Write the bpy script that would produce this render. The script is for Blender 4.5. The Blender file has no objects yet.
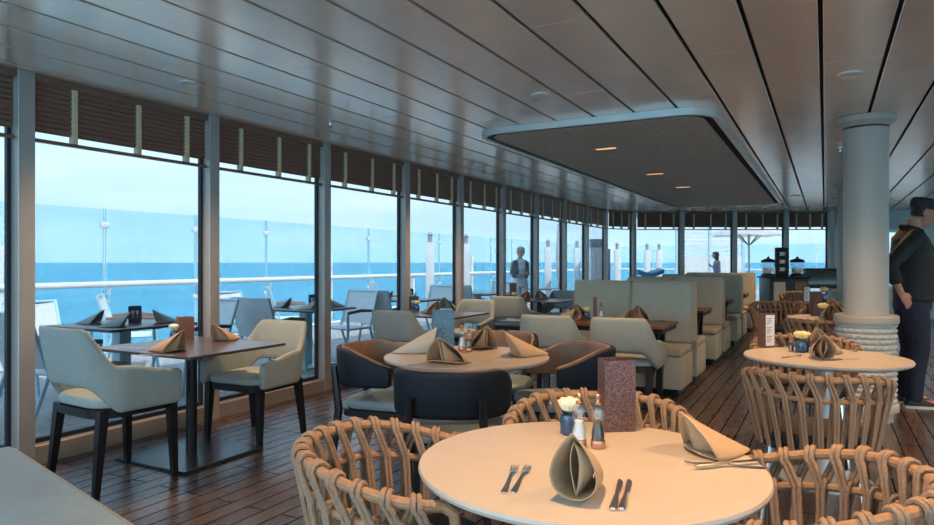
import bpy, bmesh, math, random
from mathutils import Vector, Matrix
random.seed(7)
PI = math.pi
R = math.radians
SC = bpy.context.scene
COL = SC.collection

# ------------------------------------------------------------------ camera, sky, sun, exposure
F_PX = 670.0; YAW = math.atan(358 / F_PX); EYE = 1.30
cam_d = bpy.data.cameras.new('camera'); cam = bpy.data.objects.new('camera', cam_d); COL.objects.link(cam)
cam.location = (0, 0, EYE); cam.rotation_euler = (PI / 2, 0, YAW)
cam_d.sensor_width = 36; cam_d.lens = 36 * F_PX / 934; cam_d.clip_start = 0.05; cam_d.clip_end = 200000
SC.camera = cam
vs = SC.view_settings
vs.view_transform = 'Standard'; vs.look = 'None'; vs.gamma = 1; vs.use_curve_mapping = False
vs.exposure = 0.98
SC.cycles.use_denoising = True
SC.cycles.transparent_max_bounces = 32
SC.cycles.max_bounces = 10
SC.cycles.sample_clamp_indirect = 6

W = bpy.data.worlds.new('sky'); SC.world = W; W.use_nodes = True
nt = W.node_tree; nt.nodes.clear()
wo = nt.nodes.new('ShaderNodeOutputWorld'); bg = nt.nodes.new('ShaderNodeBackground')
tc = nt.nodes.new('ShaderNodeTexCoord'); sx = nt.nodes.new('ShaderNodeSeparateXYZ')
rp = nt.nodes.new('ShaderNodeValToRGB')
nt.links.new(tc.outputs['Generated'], sx.inputs[0]); 
# thin haze bands low in the sky
mp = nt.nodes.new('ShaderNodeMapping'); mp.inputs['Scale'].default_value = (2.2, 2.2, 16)
nz = nt.nodes.new('ShaderNodeTexNoise'); nz.inputs['Scale'].default_value = 1.6; nz.inputs['Detail'].default_value = 5
nt.links.new(tc.outputs['Generated'], mp.inputs[0]); nt.links.new(mp.outputs[0], nz.inputs[0])
mx = nt.nodes.new('ShaderNodeMix'); mx.data_type = 'RGBA'
cr = nt.nodes.new('ShaderNodeMapRange'); cr.inputs[1].default_value = .42; cr.inputs[2].default_value = .68
cr.inputs[3].default_value = 0; cr.inputs[4].default_value = .55
nt.links.new(nz.outputs[0], cr.inputs[0]); nt.links.new(cr.outputs[0], mx.inputs[0])
nt.links.new(sx.outputs[2], rp.inputs[0]); nt.links.new(rp.outputs[0], mx.inputs[6])
mx.inputs[7].default_value = (.88, .95, 1.0, 1)
nt.links.new(mx.outputs[2], bg.inputs[0]); nt.links.new(bg.outputs[0], wo.inputs[0])
el = rp.color_ramp.elements
el[0].position = 0.0; el[0].color = (.56, .83, .93, 1)
el[1].position = 1.0; el[1].color = (.30, .52, .86, 1)
for p_, c_ in ((.06, (.58, .82, .94, 1)), (.14, (.68, .89, 1.0, 1)), (.3, (.60, .83, 1.0, 1)), (.6, (.45, .70, .97, 1))):
    e_ = rp.color_ramp.elements.new(p_); e_.color = c_
bg.inputs[1].default_value = 2.1

sun_d = bpy.data.lights.new('sun', 'SUN'); sun = bpy.data.objects.new('sun', sun_d); COL.objects.link(sun)
sun_d.energy = 6.0; sun_d.angle = R(1.0); sun_d.color = (1, .95, .86)
sun.rotation_euler = Vector((-.86, .30, -1.05)).to_track_quat('-Z', 'Y').to_euler()
DOWN = 104.0      # watts of one ceiling downlight
WARM = (1.0, .57, .26)

# ------------------------------------------------------------------ helpers
CY, SY = math.cos(YAW), math.sin(YAW)
def at(px, py, z):
    d = (z - EYE) / ((262.5 - py) / F_PX); t = (px - 467) / F_PX
    return Vector((d * (-SY + CY * t), d * (CY + SY * t), z))

class MB:
    def __init__(s): s.v = []; s.f = []; s.m = []; s.mi = 0; s.T = Matrix.Identity(4)
    def _add(s, vs_, fs):
        o = len(s.v); s.v += [tuple(s.T @ Vector(p)) for p in vs_]
        s.f += [tuple(i + o for i in f) for f in fs]; s.m += [s.mi] * len(fs); return s
    def box(s, lo, hi, bev=0.0, seg=2, T=None):
        bm = bmesh.new(); bmesh.ops.create_cube(bm, size=1)
        c = [(a + b) / 2 for a, b in zip(lo, hi)]; d = [abs(b - a) for a, b in zip(lo, hi)]
        for v in bm.verts: v.co = Vector([c[i] + v.co[i] * d[i] for i in range(3)])
        if bev: bmesh.ops.bevel(bm, geom=bm.edges[:], offset=min(bev, min(d) * .49), segments=seg, affect='EDGES', profile=.5)
        if T is not None: bm.transform(T)
        bm.verts.index_update()
        s._add([v.co for v in bm.verts], [[v.index for v in f.verts] for f in bm.faces]); bm.free(); return s
    def loft(s, loops, cap=True, closed=False):
        n = len(loops[0]); vs_ = [p for l in loops for p in l]; fs = []
        m = len(loops)
        for i in range(m if closed else m - 1):
            a, b = i * n, ((i + 1) % m) * n
            for k in range(n): fs.append((a + k, a + (k + 1) % n, b + (k + 1) % n, b + k))
        if cap and not closed:
            fs.append(tuple(range(n - 1, -1, -1))); fs.append(tuple((m - 1) * n + k for k in range(n)))
        return s._add(vs_, fs)
    def tube(s, pts, r, n=8, closed=False, flat=1.0):
        pts = [Vector(p) for p in pts]; m = len(pts)
        rs = r if isinstance(r, (list, tuple)) else [r] * m
        tan = []
        for i in range(m):
            a = pts[(i - 1) % m] if closed or i else pts[0]; b = pts[(i + 1) % m] if closed or i < m - 1 else pts[-1]
            t = b - a; tan.append(t.normalized() if t.length > 1e-9 else Vector((0, 0, 1)))
        up = Vector((0, 0, 1)) if abs(tan[0].z) < .9 else Vector((1, 0, 0))
        nrm = (up - tan[0] * up.dot(tan[0])).normalized(); loops = []
        for i in range(m):
            nrm = (nrm - tan[i] * nrm.dot(tan[i]))
            nrm = nrm.normalized() if nrm.length > 1e-6 else tan[i].orthogonal().normalized()
            bn = tan[i].cross(nrm)
            loops.append([pts[i] + (nrm * math.cos(2 * PI * k / n) + bn * math.sin(2 * PI * k / n) * flat) * rs[i] for k in range(n)])
        return s.loft(loops, cap=not closed, closed=closed)
    def lathe(s, prof, n=24, c=(0, 0, 0), cap=True, sx_=1, sy_=1):
        loops = [[(c[0] + r * sx_ * math.cos(2 * PI * k / n), c[1] + r * sy_ * math.sin(2 * PI * k / n), c[2] + z) for k in range(n)] for r, z in prof]
        return s.loft(loops, cap)
    def ball(s, c, r, n=12):
        r = r if isinstance(r, (list, tuple)) else (r, r, r)
        loops = []
        for i in range(1, n):
            a = PI * i / n - PI / 2
            loops.append([(c[0] + r[0] * math.cos(a) * math.cos(2 * PI * k / (2 * n)), c[1] + r[1] * math.cos(a) * math.sin(2 * PI * k / (2 * n)), c[2] + r[2] * math.sin(a)) for k in range(2 * n)])
        return s.loft(loops)
    def grid(s, rows, closed=False):
        n = len(rows[0]); vs_ = [p for r_ in rows for p in r_]; fs = []
        for i in range(len(rows) - 1):
            for k in range(n if closed else n - 1):
                fs.append((i * n + k, i * n + (k + 1) % n, (i + 1) * n + (k + 1) % n, (i + 1) * n + k))
        return s._add(vs_, fs)
    def prism(s, poly, z0, z1):
        return s.loft([[(x, y, z0) for x, y in poly], [(x, y, z1) for x, y in poly]])
    def build(s, name, mats, parent=None, smooth=35, loc=None):
        me = bpy.data.meshes.new(name); me.from_pydata(s.v, [], s.f)
        if not isinstance(mats, (list, tuple)): mats = [mats]
        for m in mats: me.materials.append(m)
        if len(mats) > 1: me.polygons.foreach_set('material_index', s.m)
        bm = bmesh.new(); bm.from_mesh(me); bmesh.ops.recalc_face_normals(bm, faces=bm.faces[:]); bm.to_mesh(me); bm.free()
        if smooth:
            me.polygons.foreach_set('use_smooth', [True] * len(me.polygons)); me.set_sharp_from_angle(angle=R(smooth))
        o = bpy.data.objects.new(name, me); COL.objects.link(o)
        if parent is not None: o.parent = parent
        if loc is not None: o.location = loc
        return o

def tag(o, label=None, cat=None, group=None, kind=None):
    if label: o['label'] = label
    if cat: o['category'] = cat
    if group: o['group'] = group
    if kind: o['kind'] = kind
    return o
def thing(name, label, cat, loc=(0, 0, 0), rz=0, group=None):
    o = bpy.data.objects.new(name, None); COL.objects.link(o); o.empty_display_size = .1
    o.location = loc; o.rotation_euler = (0, 0, rz); return tag(o, label, cat, group)
def dup(root, loc, rz, label, group=None):
    r = root.copy(); COL.objects.link(r); r.location = loc; r.rotation_euler = (0, 0, rz); r.scale = (1, 1, 1); r['label'] = label
    if group: r['group'] = group
    for ch in list(root.children):
        c = ch.copy(); COL.objects.link(c); c.parent = r
        for g in list(ch.children):
            d = g.copy(); COL.objects.link(d); d.parent = c
    return r
class Proto:
    """first call moves the built thing itself, later calls copy it"""
    def __init__(s, root): s.root = root; s.used = False
    def put(s, loc, rz, label, group=None):
        if s.used: return dup(s.root, loc, rz, label, group)
        s.used = True; s.root.location = loc; s.root.rotation_euler = (0, 0, rz); s.root['label'] = label
        if group: s.root['group'] = group
        return s.root
def struct(o): o['kind'] = 'structure'; return o
ORD = 'first second third fourth fifth sixth seventh eighth ninth tenth eleventh twelfth'.split()
def face(p, q):     # heading that turns +Y at p towards q
    return math.atan2(q[1] - p[1], q[0] - p[0]) - PI / 2

# ------------------------------------------------------------------ materials
def mat(name, rgb, rough=.5, metal=0.0, var=.0, scale=20, bump=.0, bscale=None, spec=.5, stretch=(1, 1, 1), **kw):
    m = bpy.data.materials.new(name); m.use_nodes = True; t = m.node_tree; b = t.nodes['Principled BSDF']
    b.inputs['Base Color'].default_value = (*rgb, 1); b.inputs['Roughness'].default_value = rough
    b.inputs['Metallic'].default_value = metal; b.inputs['Specular IOR Level'].default_value = spec
    for k, v in kw.items(): b.inputs[k].default_value = v
    if var or bump:
        c = t.nodes.new('ShaderNodeTexCoord'); mp_ = t.nodes.new('ShaderNodeMapping'); mp_.inputs['Scale'].default_value = stretch
        n = t.nodes.new('ShaderNodeTexNoise'); n.inputs['Scale'].default_value = scale; n.inputs['Detail'].default_value = 4
        t.links.new(c.outputs['Object'], mp_.inputs[0]); t.links.new(mp_.outputs[0], n.inputs[0])
        if var:
            r_ = t.nodes.new('ShaderNodeMapRange'); r_.inputs[1].default_value = .3; r_.inputs[2].default_value = .7
            r_.inputs[3].default_value = 1 - var; r_.inputs[4].default_value = 1 + var
            mu = t.nodes.new('ShaderNodeMix'); mu.data_type = 'RGBA'; mu.blend_type = 'MULTIPLY'; mu.inputs[0].default_value = 1
            mu.inputs[6].default_value = (*rgb, 1)
            t.links.new(n.outputs[0], r_.inputs[0]); t.links.new(r_.outputs[0], mu.inputs[7]); t.links.new(mu.outputs[2], b.inputs['Base Color'])
        if bump:
            n2 = n
            if bscale:
                n2 = t.nodes.new('ShaderNodeTexNoise'); n2.inputs['Scale'].default_value = bscale; t.links.new(mp_.outputs[0], n2.inputs[0])
            bp = t.nodes.new('ShaderNodeBump'); bp.inputs['Strength'].default_value = bump; bp.inputs['Distance'].default_value = .01
            t.links.new(n2.outputs[0], bp.inputs['Height']); t.links.new(bp.outputs[0], b.inputs['Normal'])
    return m
def glass(name, tint, refl=.06):
    m = bpy.data.materials.new(name); m.use_nodes = True; t = m.node_tree; t.nodes.clear()
    o = t.nodes.new('ShaderNodeOutputMaterial'); a = t.nodes.new('ShaderNodeBsdfTransparent'); g = t.nodes.new('ShaderNodeBsdfGlossy')
    a.inputs[0].default_value = (*tint, 1); g.inputs['Roughness'].default_value = .02
    fr = t.nodes.new('ShaderNodeLayerWeight'); pw = t.nodes.new('ShaderNodeMath'); pw.operation = 'POWER'; pw.inputs[1].default_value = 5
    t.links.new(fr.outputs['Facing'], pw.inputs[0]); ml = t.nodes.new('ShaderNodeMath'); ml.operation = 'MULTIPLY_ADD'; ml.inputs[1].default_value = .55; ml.inputs[2].default_value = refl * .4
    t.links.new(pw.outputs[0], ml.inputs[0])
    x = t.nodes.new('ShaderNodeMixShader'); t.links.new(ml.outputs[0], x.inputs[0]); t.links.new(a.outputs[0], x.inputs[1]); t.links.new(g.outputs[0], x.inputs[2])
    t.links.new(x.outputs[0], o.inputs[0]); return m
def planks(name, c1, c2, gap, width, length, rough, bump=.25, spec=.5):
    m = bpy.data.materials.new(name); m.use_nodes = True; t = m.node_tree; b = t.nodes['Principled BSDF']
    c = t.nodes.new('ShaderNodeTexCoord'); mp_ = t.nodes.new('ShaderNodeMapping'); mp_.inputs['Rotation'].default_value = (0, 0, PI / 2)
    br = t.nodes.new('ShaderNodeTexBrick'); br.offset = .37; br.inputs['Scale'].default_value = 1
    br.inputs['Brick Width'].default_value = length; br.inputs['Row Height'].default_value = width; br.inputs['Mortar Size'].default_value = .005
    br.inputs['Mortar Smooth'].default_value = .2
    br.inputs['Color1'].default_value = (*c1, 1); br.inputs['Color2'].default_value = (*c2, 1); br.inputs['Mortar'].default_value = (*gap, 1)
    t.links.new(c.outputs['Object'], mp_.inputs[0]); t.links.new(mp_.outputs[0], br.inputs[0])
    m2 = t.nodes.new('ShaderNodeMapping'); m2.inputs['Scale'].default_value = (40, 2.2, 1)
    n = t.nodes.new('ShaderNodeTexNoise'); n.inputs['Scale'].default_value = 1.5; n.inputs['Detail'].default_value = 6
    t.links.new(c.outputs['Object'], m2.inputs[0]); t.links.new(m2.outputs[0], n.inputs[0])
    r_ = t.nodes.new('ShaderNodeMapRange'); r_.inputs[1].default_value = .3; r_.inputs[2].default_value = .7; r_.inputs[3].default_value = .72; r_.inputs[4].default_value = 1.25
    mu = t.nodes.new('ShaderNodeMix'); mu.data_type = 'RGBA'; mu.blend_type = 'MULTIPLY'; mu.inputs[0].default_value = 1
    t.links.new(n.outputs[0], r_.inputs[0]); t.links.new(br.outputs[0], mu.inputs[6]); t.links.new(r_.outputs[0], mu.inputs[7]); t.links.new(mu.outputs[2], b.inputs['Base Color'])
    bp = t.nodes.new('ShaderNodeBump'); bp.inputs['Strength'].default_value = bump; bp.inputs['Distance'].default_value = .004; bp.invert = True
    t.links.new(br.outputs[1], bp.inputs['Height']); t.links.new(bp.outputs[0], b.inputs['Normal'])
    r2 = t.nodes.new('ShaderNodeMapRange'); r2.inputs[1].default_value = .3; r2.inputs[2].default_value = .7; r2.inputs[3].default_value = rough - .03; r2.inputs[4].default_value = rough + .06
    t.links.new(n.outputs[0], r2.inputs[0]); t.links.new(r2.outputs[0], b.inputs['Roughness']); r3 = t.nodes.new('ShaderNodeMapRange'); r3.inputs[3].default_value = spec; r3.inputs[4].default_value = 0
    t.links.new(br.outputs[1], r3.inputs[0]); t.links.new(r3.outputs[0], b.inputs['Specular IOR Level'])
    return m
def glitter(name, c1, c2):
    m = mat(name, c1, .35); t = m.node_tree; b = t.nodes['Principled BSDF']
    c = t.nodes.new('ShaderNodeTexCoord'); v = t.nodes.new('ShaderNodeTexVoronoi'); v.inputs['Scale'].default_value = 330
    x = t.nodes.new('ShaderNodeMix'); x.data_type = 'RGBA'; x.inputs[6].default_value = (*c1, 1); x.inputs[7].default_value = (*c2, 1)
    sp = t.nodes.new('ShaderNodeSeparateColor'); cr_ = t.nodes.new('ShaderNodeMapRange'); cr_.inputs[1].default_value = .35; cr_.inputs[2].default_value = 1
    t.links.new(c.outputs['Object'], v.inputs[0]); t.links.new(v.outputs['Color'], sp.inputs[0]); t.links.new(sp.outputs[0], cr_.inputs[0]); t.links.new(cr_.outputs[0], x.inputs[0]); t.links.new(x.outputs[2], b.inputs['Base Color'])
    return m
def emit(name, rgb, s):
    m = bpy.data.materials.new(name); m.use_nodes = True; b = m.node_tree.nodes['Principled BSDF']
    b.inputs['Base Color'].default_value = (*rgb, 1); b.inputs['Emission Color'].default_value = (*rgb, 1); b.inputs['Emission Strength'].default_value = s; return m

M = dict(
    floor=planks('dark_plank_floor', (.088, .058, .047), (.050, .035, .031), (.003, .002, .002), .118, 1.3, .27, .7, .8),
    deck=planks('grey_deck_planks', (.50, .46, .43), (.40, .37, .35), (.09, .09, .09), .12, 2.4, .6, .3),
    ceil=mat('brushed_ceiling_metal', (.86, .735, .63), .20, .42, .06, 3, .06, 2.2, stretch=(1, .5, 1)),
    gap=mat('black_gap', (.004, .004, .004), .9),
    coffer=mat('coffer_slat_brown', (.56, .37, .27), .45, .2, .15, 30),
    trimw=mat('pale_metal_trim', (.66, .66, .64), .35, .3, .03, 8),
    mullion=mat('grey_mullion_metal', (.37, .34, .32), .38, .35, .04, 6),
    curb=mat('grey_curb_metal', (.27, .245, .22), .42, .3, .05, 6),
    gasket=mat('black_gasket', (.008, .012, .022), .5),
    wall=mat('pale_panel_wall', (.50, .54, .52), .5, 0, .03, 3),
    roof=mat('white_roof_paint', (.7, .7, .7), .7, 0, .03, 2),
    slat=mat('dark_brown_blind_wood', (.19, .10, .072), .42, 0, .25, 30, stretch=(1, 1, 14)),
    tape=mat('cream_ladder_tape', (.62, .50, .32), .8, 0, .12, 60),
    pane=glass('window_glass', (.510, .535, .555)),
    pane_clear=glass('clear_window_glass', (.62, .63, .62)),
    rail_glass=glass('windscreen_glass', (.86, .965, .985)),
    white_metal=mat('white_painted_metal', (.78, .80, .80), .35, 0, .03, 9),
    sky_tint_metal=mat('sky_blue_cast_metal', (.48, .74, .82), .35, .1, .05, 9),  # white frames; the blue of the skylight is put into this colour
    mesh=mat('pale_woven_mesh', (.80, .84, .85), .8, 0, .28, 170, .4),
    teak=mat('weathered_teak', (.22, .15, .12), .5, 0, .2, 12, stretch=(1, 8, 1)),
    steel=mat('brushed_steel', (.72, .71, .69), .22, 1, .03, 30),
    black_metal=mat('matt_black_metal', (.012, .014, .018), .35, .3, .1, 15),
    plate=mat('dark_base_plate', (.045, .06, .075), .25, .6, .1, 6),
    dark_top=mat('dark_brown_laminate', (.075, .055, .055), .30, 0, .12, 10, stretch=(2, 12, 1)),
    wood_top=mat('red_brown_wood', (.16, .070, .036), .33, 0, .25, 9, stretch=(1.5, 14, 1)),
    stone=mat('cream_table_laminate', (.45, .40, .35), .36, 0, .025, 14),
    taupe_top=mat('taupe_table_laminate', (.33, .28, .24), .33, 0, .03, 14),
    pedestal=mat('pale_grey_pedestal', (.48, .50, .51), .3, .4, .03, 9),
    grey_fab=mat('light_grey_boucle', (.275, .32, .312), .9, 0, .16, 190, .5, 240),
    grey_seat=mat('grey_seat_fabric', (.29, .34, .335), .85, 0, .12, 160, .3),
    booth=mat('sage_grey_leather', (.40, .38, .30), .5, 0, .06, 7, .15, 40),
    bench=mat('blue_grey_leather', (.20, .285, .335), .48, 0, .10, 6, .12, 60),
    darkwood=mat('near_black_wood', (.010, .009, .011), .4, 0, .3, 14, stretch=(10, 10, 1), spec=.3),
    navy=mat('navy_leather', (.005, .009, .017), .55, 0, .1, 12, .12, 60, spec=.22),
    tan=mat('tan_leather_lining', (.20, .115, .075), .45, 0, .12, 14, .12, 60),
    teal_seat=mat('teal_grey_leather', (.12, .17, .20), .40, 0, .08, 12, .1, 60),
    rope=mat('taupe_rope', (.255, .168, .112), .8, 0, .20, 160, .25, 300),
    rope_core=mat('rattan_rim', (.30, .17, .09), .6, 0, .2, 60, .3, 200),
    cushion=mat('charcoal_cushion', (.018, .020, .026), .8, 0, .2, 120, .3),
    linen=mat('beige_linen', (.44, .29, .175), .85, 0, .08, 260, .25, 420),
    linen_teal=mat('grey_linen', (.32, .35, .32), .85, 0, .08, 260, .25, 420),
    menu=glitter('brown_glitter_cover', (.050, .024, .022), (.20, .10, .085)),
    menu_reflect=glitter('blue_reflection_cover', (.05, .12, .20), (.20, .36, .46)),  # brown glitter cover; a blue reflection is put into its colour
    menu_navy=mat('navy_menu_card', (.02, .035, .07), .4, 0, .1, 40),
    menu_wood=mat('brown_menu_wood', (.14, .062, .042), .5, 0, .2, 14, stretch=(8, 8, 1)),
    paper=mat('white_paper', (.76, .77, .77), .8, 0, .02, 40),
    ink=mat('grey_ink', (.22, .22, .23), .8),
    clear=glass('clear_shaker_glass', (.93, .96, .98), .35),
    salt=mat('white_salt', (.75, .74, .72), .8, 0, .1, 300),
    pepper=mat('peppercorn', (.035, .018, .012), .7, 0, .7, 260),
    copper=mat('copper_cap', (.55, .30, .20), .25, .8, .05, 20),
    rose=mat('cream_yellow_petal', (.86, .74, .36), .6, 0, .1, 25, **{'Subsurface Weight': .1}),
    rose_pale=mat('ivory_petal', (.82, .80, .58), .6, 0, .08, 25, **{'Subsurface Weight': .1}),
    leaf=mat('leaf_green', (.06, .13, .04), .5, 0, .2, 30),
    vase=mat('cobalt_glass', (.02, .06, .14), .08, 0, .1, 10, **{'Coat Weight': .5}),
    column=mat('pale_column_paint', (.43, .40, .345), .42, 0, .03, 4, .05, 6),
    wrap=mat('grey_rope_wrap', (.46, .47, .45), .75, 0, .15, 140, .2),
    lens=emit('warm_lamp_lens', (1, .80, .52), 6),
    strip=emit('warm_strip_lens', (1, .52, .25), .5),
    skin=mat('skin', (.46, .24, .17), .55, 0, .06, 30, **{'Subsurface Weight': .1}),
    dark_eye=mat('eye_dark', (.02, .015, .012), .2),
    lips=mat('lip', (.34, .13, .10), .5),
    hair=mat('dark_hair', (.02, .014, .010), .6, 0, .3, 60),
    fair=mat('fair_hair', (.42, .31, .17), .6, 0, .3, 60),
    jacket=mat('black_green_jacket', (.010, .014, .014), .7, 0, .2, 14, .5, 9),
    jeans=mat('dark_blue_denim', (.008, .014, .038), .8, 0, .25, 40, .4, 14),
    shoe=mat('black_shoe', (.012, .012, .013), .5, 0, .1, 30),
    sole=mat('white_sole', (.6, .6, .6), .6),
    vest=mat('black_vest', (.02, .022, .028), .7, 0, .1, 30),
    blouse=mat('white_blouse', (.7, .7, .7), .8, 0, .05, 30),
    bluecloth=mat('blue_dress', (.10, .26, .55), .8, 0, .15, 20),
    canvas=mat('white_canvas', (.82, .82, .80), .8, 0, .04, 9),
    pad=mat('blue_cushion', (.10, .32, .50), .8, 0, .1, 12),
    grey_paint=mat('grey_paint', (.33, .38, .42), .5, 0, .06, 8),
    oliv=mat('olive_brown_panel', (.16, .12, .07), .6, 0, .2, 8),
    roll=mat('grey_green_steel', (.16, .19, .19), .28, .55, .08, 5),
    orange=mat('orange_fruit', (.80, .36, .06), .5, 0, .1, 40),
)
def canvas_mat():
    m = mat('white_canvas', (.85, .85, .83), .8, 0, .04, 9); t = m.node_tree; b = t.nodes['Principled BSDF']; o = t.nodes['Material Output']
    tr = t.nodes.new('ShaderNodeBsdfTranslucent'); tr.inputs[0].default_value = (.85, .85, .83, 1); x = t.nodes.new('ShaderNodeMixShader'); x.inputs[0].default_value = .5
    t.links.new(b.outputs[0], x.inputs[1]); t.links.new(tr.outputs[0], x.inputs[2]); t.links.new(x.outputs[0], o.inputs[0]); return m
M['canvas'] = canvas_mat()
def sea_mat():
    m = mat('sea_water', (.07, .33, .47), .45, 0, .16, .02, .0, spec=.25, stretch=(1, 1, 1)); t = m.node_tree; b = t.nodes['Principled BSDF']
    c = t.nodes.new('ShaderNodeTexCoord'); n = t.nodes.new('ShaderNodeTexNoise'); n.inputs['Scale'].default_value = .25; n.inputs['Detail'].default_value = 8
    bp = t.nodes.new('ShaderNodeBump'); bp.inputs['Strength'].default_value = .7; bp.inputs['Distance'].default_value = 1.2
    t.links.new(c.outputs['Object'], n.inputs[0]); t.links.new(n.outputs[0], bp.inputs['Height']); t.links.new(bp.outputs[0], b.inputs['Normal']); return m
M['sea'] = sea_mat()

# ------------------------------------------------------------------ the setting
CEIL = 2.51
WX = -4.44            # inner face of the sea-side window wall
b = MB(); b.box((WX - .03, -2.2, -.1), (7, 20.5, 0)); struct(b.build('floor', M['floor'], smooth=0))
b = MB(); b.box((-9.4, -8, -.14), (WX - .03, 45, -.02)); b.box((WX - .03, 20.5, -.14), (12, 45, -.02)); struct(b.build('deck', M['deck'], smooth=0))
b = MB(); b.grid([[(-60000, y, 0), (-2000, y, 0), (-400, y, 0), (-10, y, 0), (60, y, 0), (2000, y, 0), (40000, y, 0)] for y in (-20000, -1000, -60, 60, 400, 2000, 80000)])
sea = b.build('sea', M['sea'], smooth=0, loc=(0, 0, -17)); tag(sea, 'turquoise blue sea stretching to the horizon beyond the deck rail', 'sea', kind='stuff')

# ceiling: long brushed metal boards with open joints, dark void above
b = MB(); y_edges = [-3, 17.9]
x = -.02 - .3345 * 14
k = 0
while x < 7:
    x0, x1 = max(x + .011, WX - .15), x + .3345 - .011
    if x1 > x0 + .02:
        off = [0.0, 1.9, .9, 2.7, 1.4][k % 5]; ys = [-2.2] + [v for v in [-3 + off + 3.1 * j for j in range(0, 9)] if -2.1 < v < 20.4] + [20.5]
        for y0, y1 in zip(ys[:-1], ys[1:]): b.box((x0, y0 + .0015, CEIL), (x1, y1 - .0015, CEIL + .02), .003, 1)
    x += .3345; k += 1
ce = struct(b.build('ceiling', M['ceil'], smooth=30))
b = MB(); b.box((WX - .15, -2.2, CEIL + .03), (7, 20.5, CEIL + .04)); b.build('ceiling_void', M['gap'], ce, smooth=0)
b = MB(); b.box((WX - .35, -2.2, CEIL + .12), (7.2, 20.6, 3.3)); struct(b.build('roof', M['roof'], smooth=0))  # unseen slab added above the ceiling to block the sun

# sea-side mullions and windows
EDGE = [-.45 + 1.42 * 1 - 1.42, .99, 2.42, 3.895, 5.32, 6.80, 8.17, 9.57, 10.96, 12.41, 13.79, 15.24]   # mullion centres along Y
back = [(-4.44, 15.24), (-4.0, 16.0), (-3.0, 16.53), (-1.89, 17.13), (-.8, 17.71)]
ntrim = [0]
def post(x, y, rz):
    ntrim[0] += 1; b = MB(); b.box((-.13, -.052, 0), (0, .052, CEIL), .004, 1)
    o = struct(b.build('trim_%d' % ntrim[0], M['mullion'])); o.location = (x, y, 0); o.rotation_euler[2] = rz; return o
nwin = [0]; NBL = [0]
def blind_mesh(L):
    s = MB(); z = 2.455; i = 0
    while z > 2.14:
        T = Matrix.Translation((0, L / 2, z)) @ Matrix.Rotation(R(-50), 4, 'Y')
        sec = [(-.0205, -.003), (-.010, .0012), (0, .0028), (.010, .0012), (.0205, -.003), (.0205, -.0042), (.010, -.0002), (0, .0012), (-.010, -.0002), (-.0205, -.0042)]
        s.loft([[tuple(T @ Vector((x_, y_, -z_))) for x_, z_ in sec] for y_ in (-L / 2 + .012, L / 2 - .012)]); z -= .033
    t = [MB().box((-.026, L * q - .019, 2.095), (.020, L * q + .019, 2.47), .004, 1) for q in (.2, .55, .86)]
    h = MB().box((-.03, .004, 2.462), (.03, L - .004, CEIL - .002), .004, 1)
    r_ = MB().box((-.024, .008, 2.078), (.024, L - .008, 2.098), .004, 1)
    return s, t, h, r_
BLIND_LABELS = {}
def window(p, q, label_blind, blind=True):
    p = Vector(p); q = Vector(q); d = (q - p); L = d.length; rz = math.atan2(d.y, d.x) - PI / 2
    nwin[0] += 1
    b = MB(); b.box((-.10, .05, .13), (-.092, L - .05, CEIL))
    o = struct(b.build('window_%d' % nwin[0], M['pane'], smooth=0)); o.location = (p.x, p.y, 0); o.rotation_euler[2] = rz
    g = MB(); g.box((-.112, .052, .12), (-.08, L - .052, .155)); g.box((-.112, L - .075, .155), (-.08, L - .052, CEIL)); g.box((-.112, .052, 2.47), (-.06, L - .052, CEIL))
    g.build('gasket', M['gasket'], o, smooth=0)
    c = MB(); c.box((-.15, .0, 0), (-.004, L, .125), .004, 1)
    cb = struct(c.build('baseboard_sea_%d' % nwin[0], M['curb'])); cb.location = (p.x, p.y, 0); cb.rotation_euler[2] = rz
    if blind:
        t = thing('venetian_blind', label_blind, 'blind', (p.x, p.y, 0), rz, 'brown venetian blinds along the windows')
        i = Matrix.Translation((-.045, .052, 0)); LL = L - .104
        s, tp, h, r_ = blind_mesh(LL)
        for mb_, nm, mm in [(s, 'slats', 'slat'), (h, 'head_rail', 'slat'), (r_, 'bottom_rail', 'slat')] + [(a, 'ladder_tape', 'tape') for a in tp]:
            mb_.v = [tuple(i @ Vector(v)) for v in mb_.v]; mb_.build(nm, M[mm], t, smooth=0)
BL = ['brown wooden blind cut off at the photo\'s left border']
BL += ['raised brown wooden blind in the wide window over the %s' % s for s in ('two-seat table with the base plate',)]
BL += ['%s raised brown blind from the left along the sea windows' % ORD[i] for i in range(2, 11)]
post(WX, EDGE[0], 0)
for i in range(len(EDGE) - 1):
    post(WX, EDGE[i + 1], 0 if i < len(EDGE) - 2 else R(10))
    window((WX, EDGE[i]), (WX, EDGE[i + 1]), BL[i - 1] if i > 0 else '', blind=i > 0)
BB = ['brown blind on the narrow window turning the corner of the glass wall', 'brown blind on the back window in front of the blue lounger', 'brown blind on the back window before the white louvre screen', 'brown blind on the back window before the white parasol']
for i in range(4):
    a, c = back[i], back[i + 1]; post(c[0], c[1], math.atan2(c[1] - a[1], c[0] - a[0]) - PI / 2)
    window(a, c, BB[i])
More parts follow.
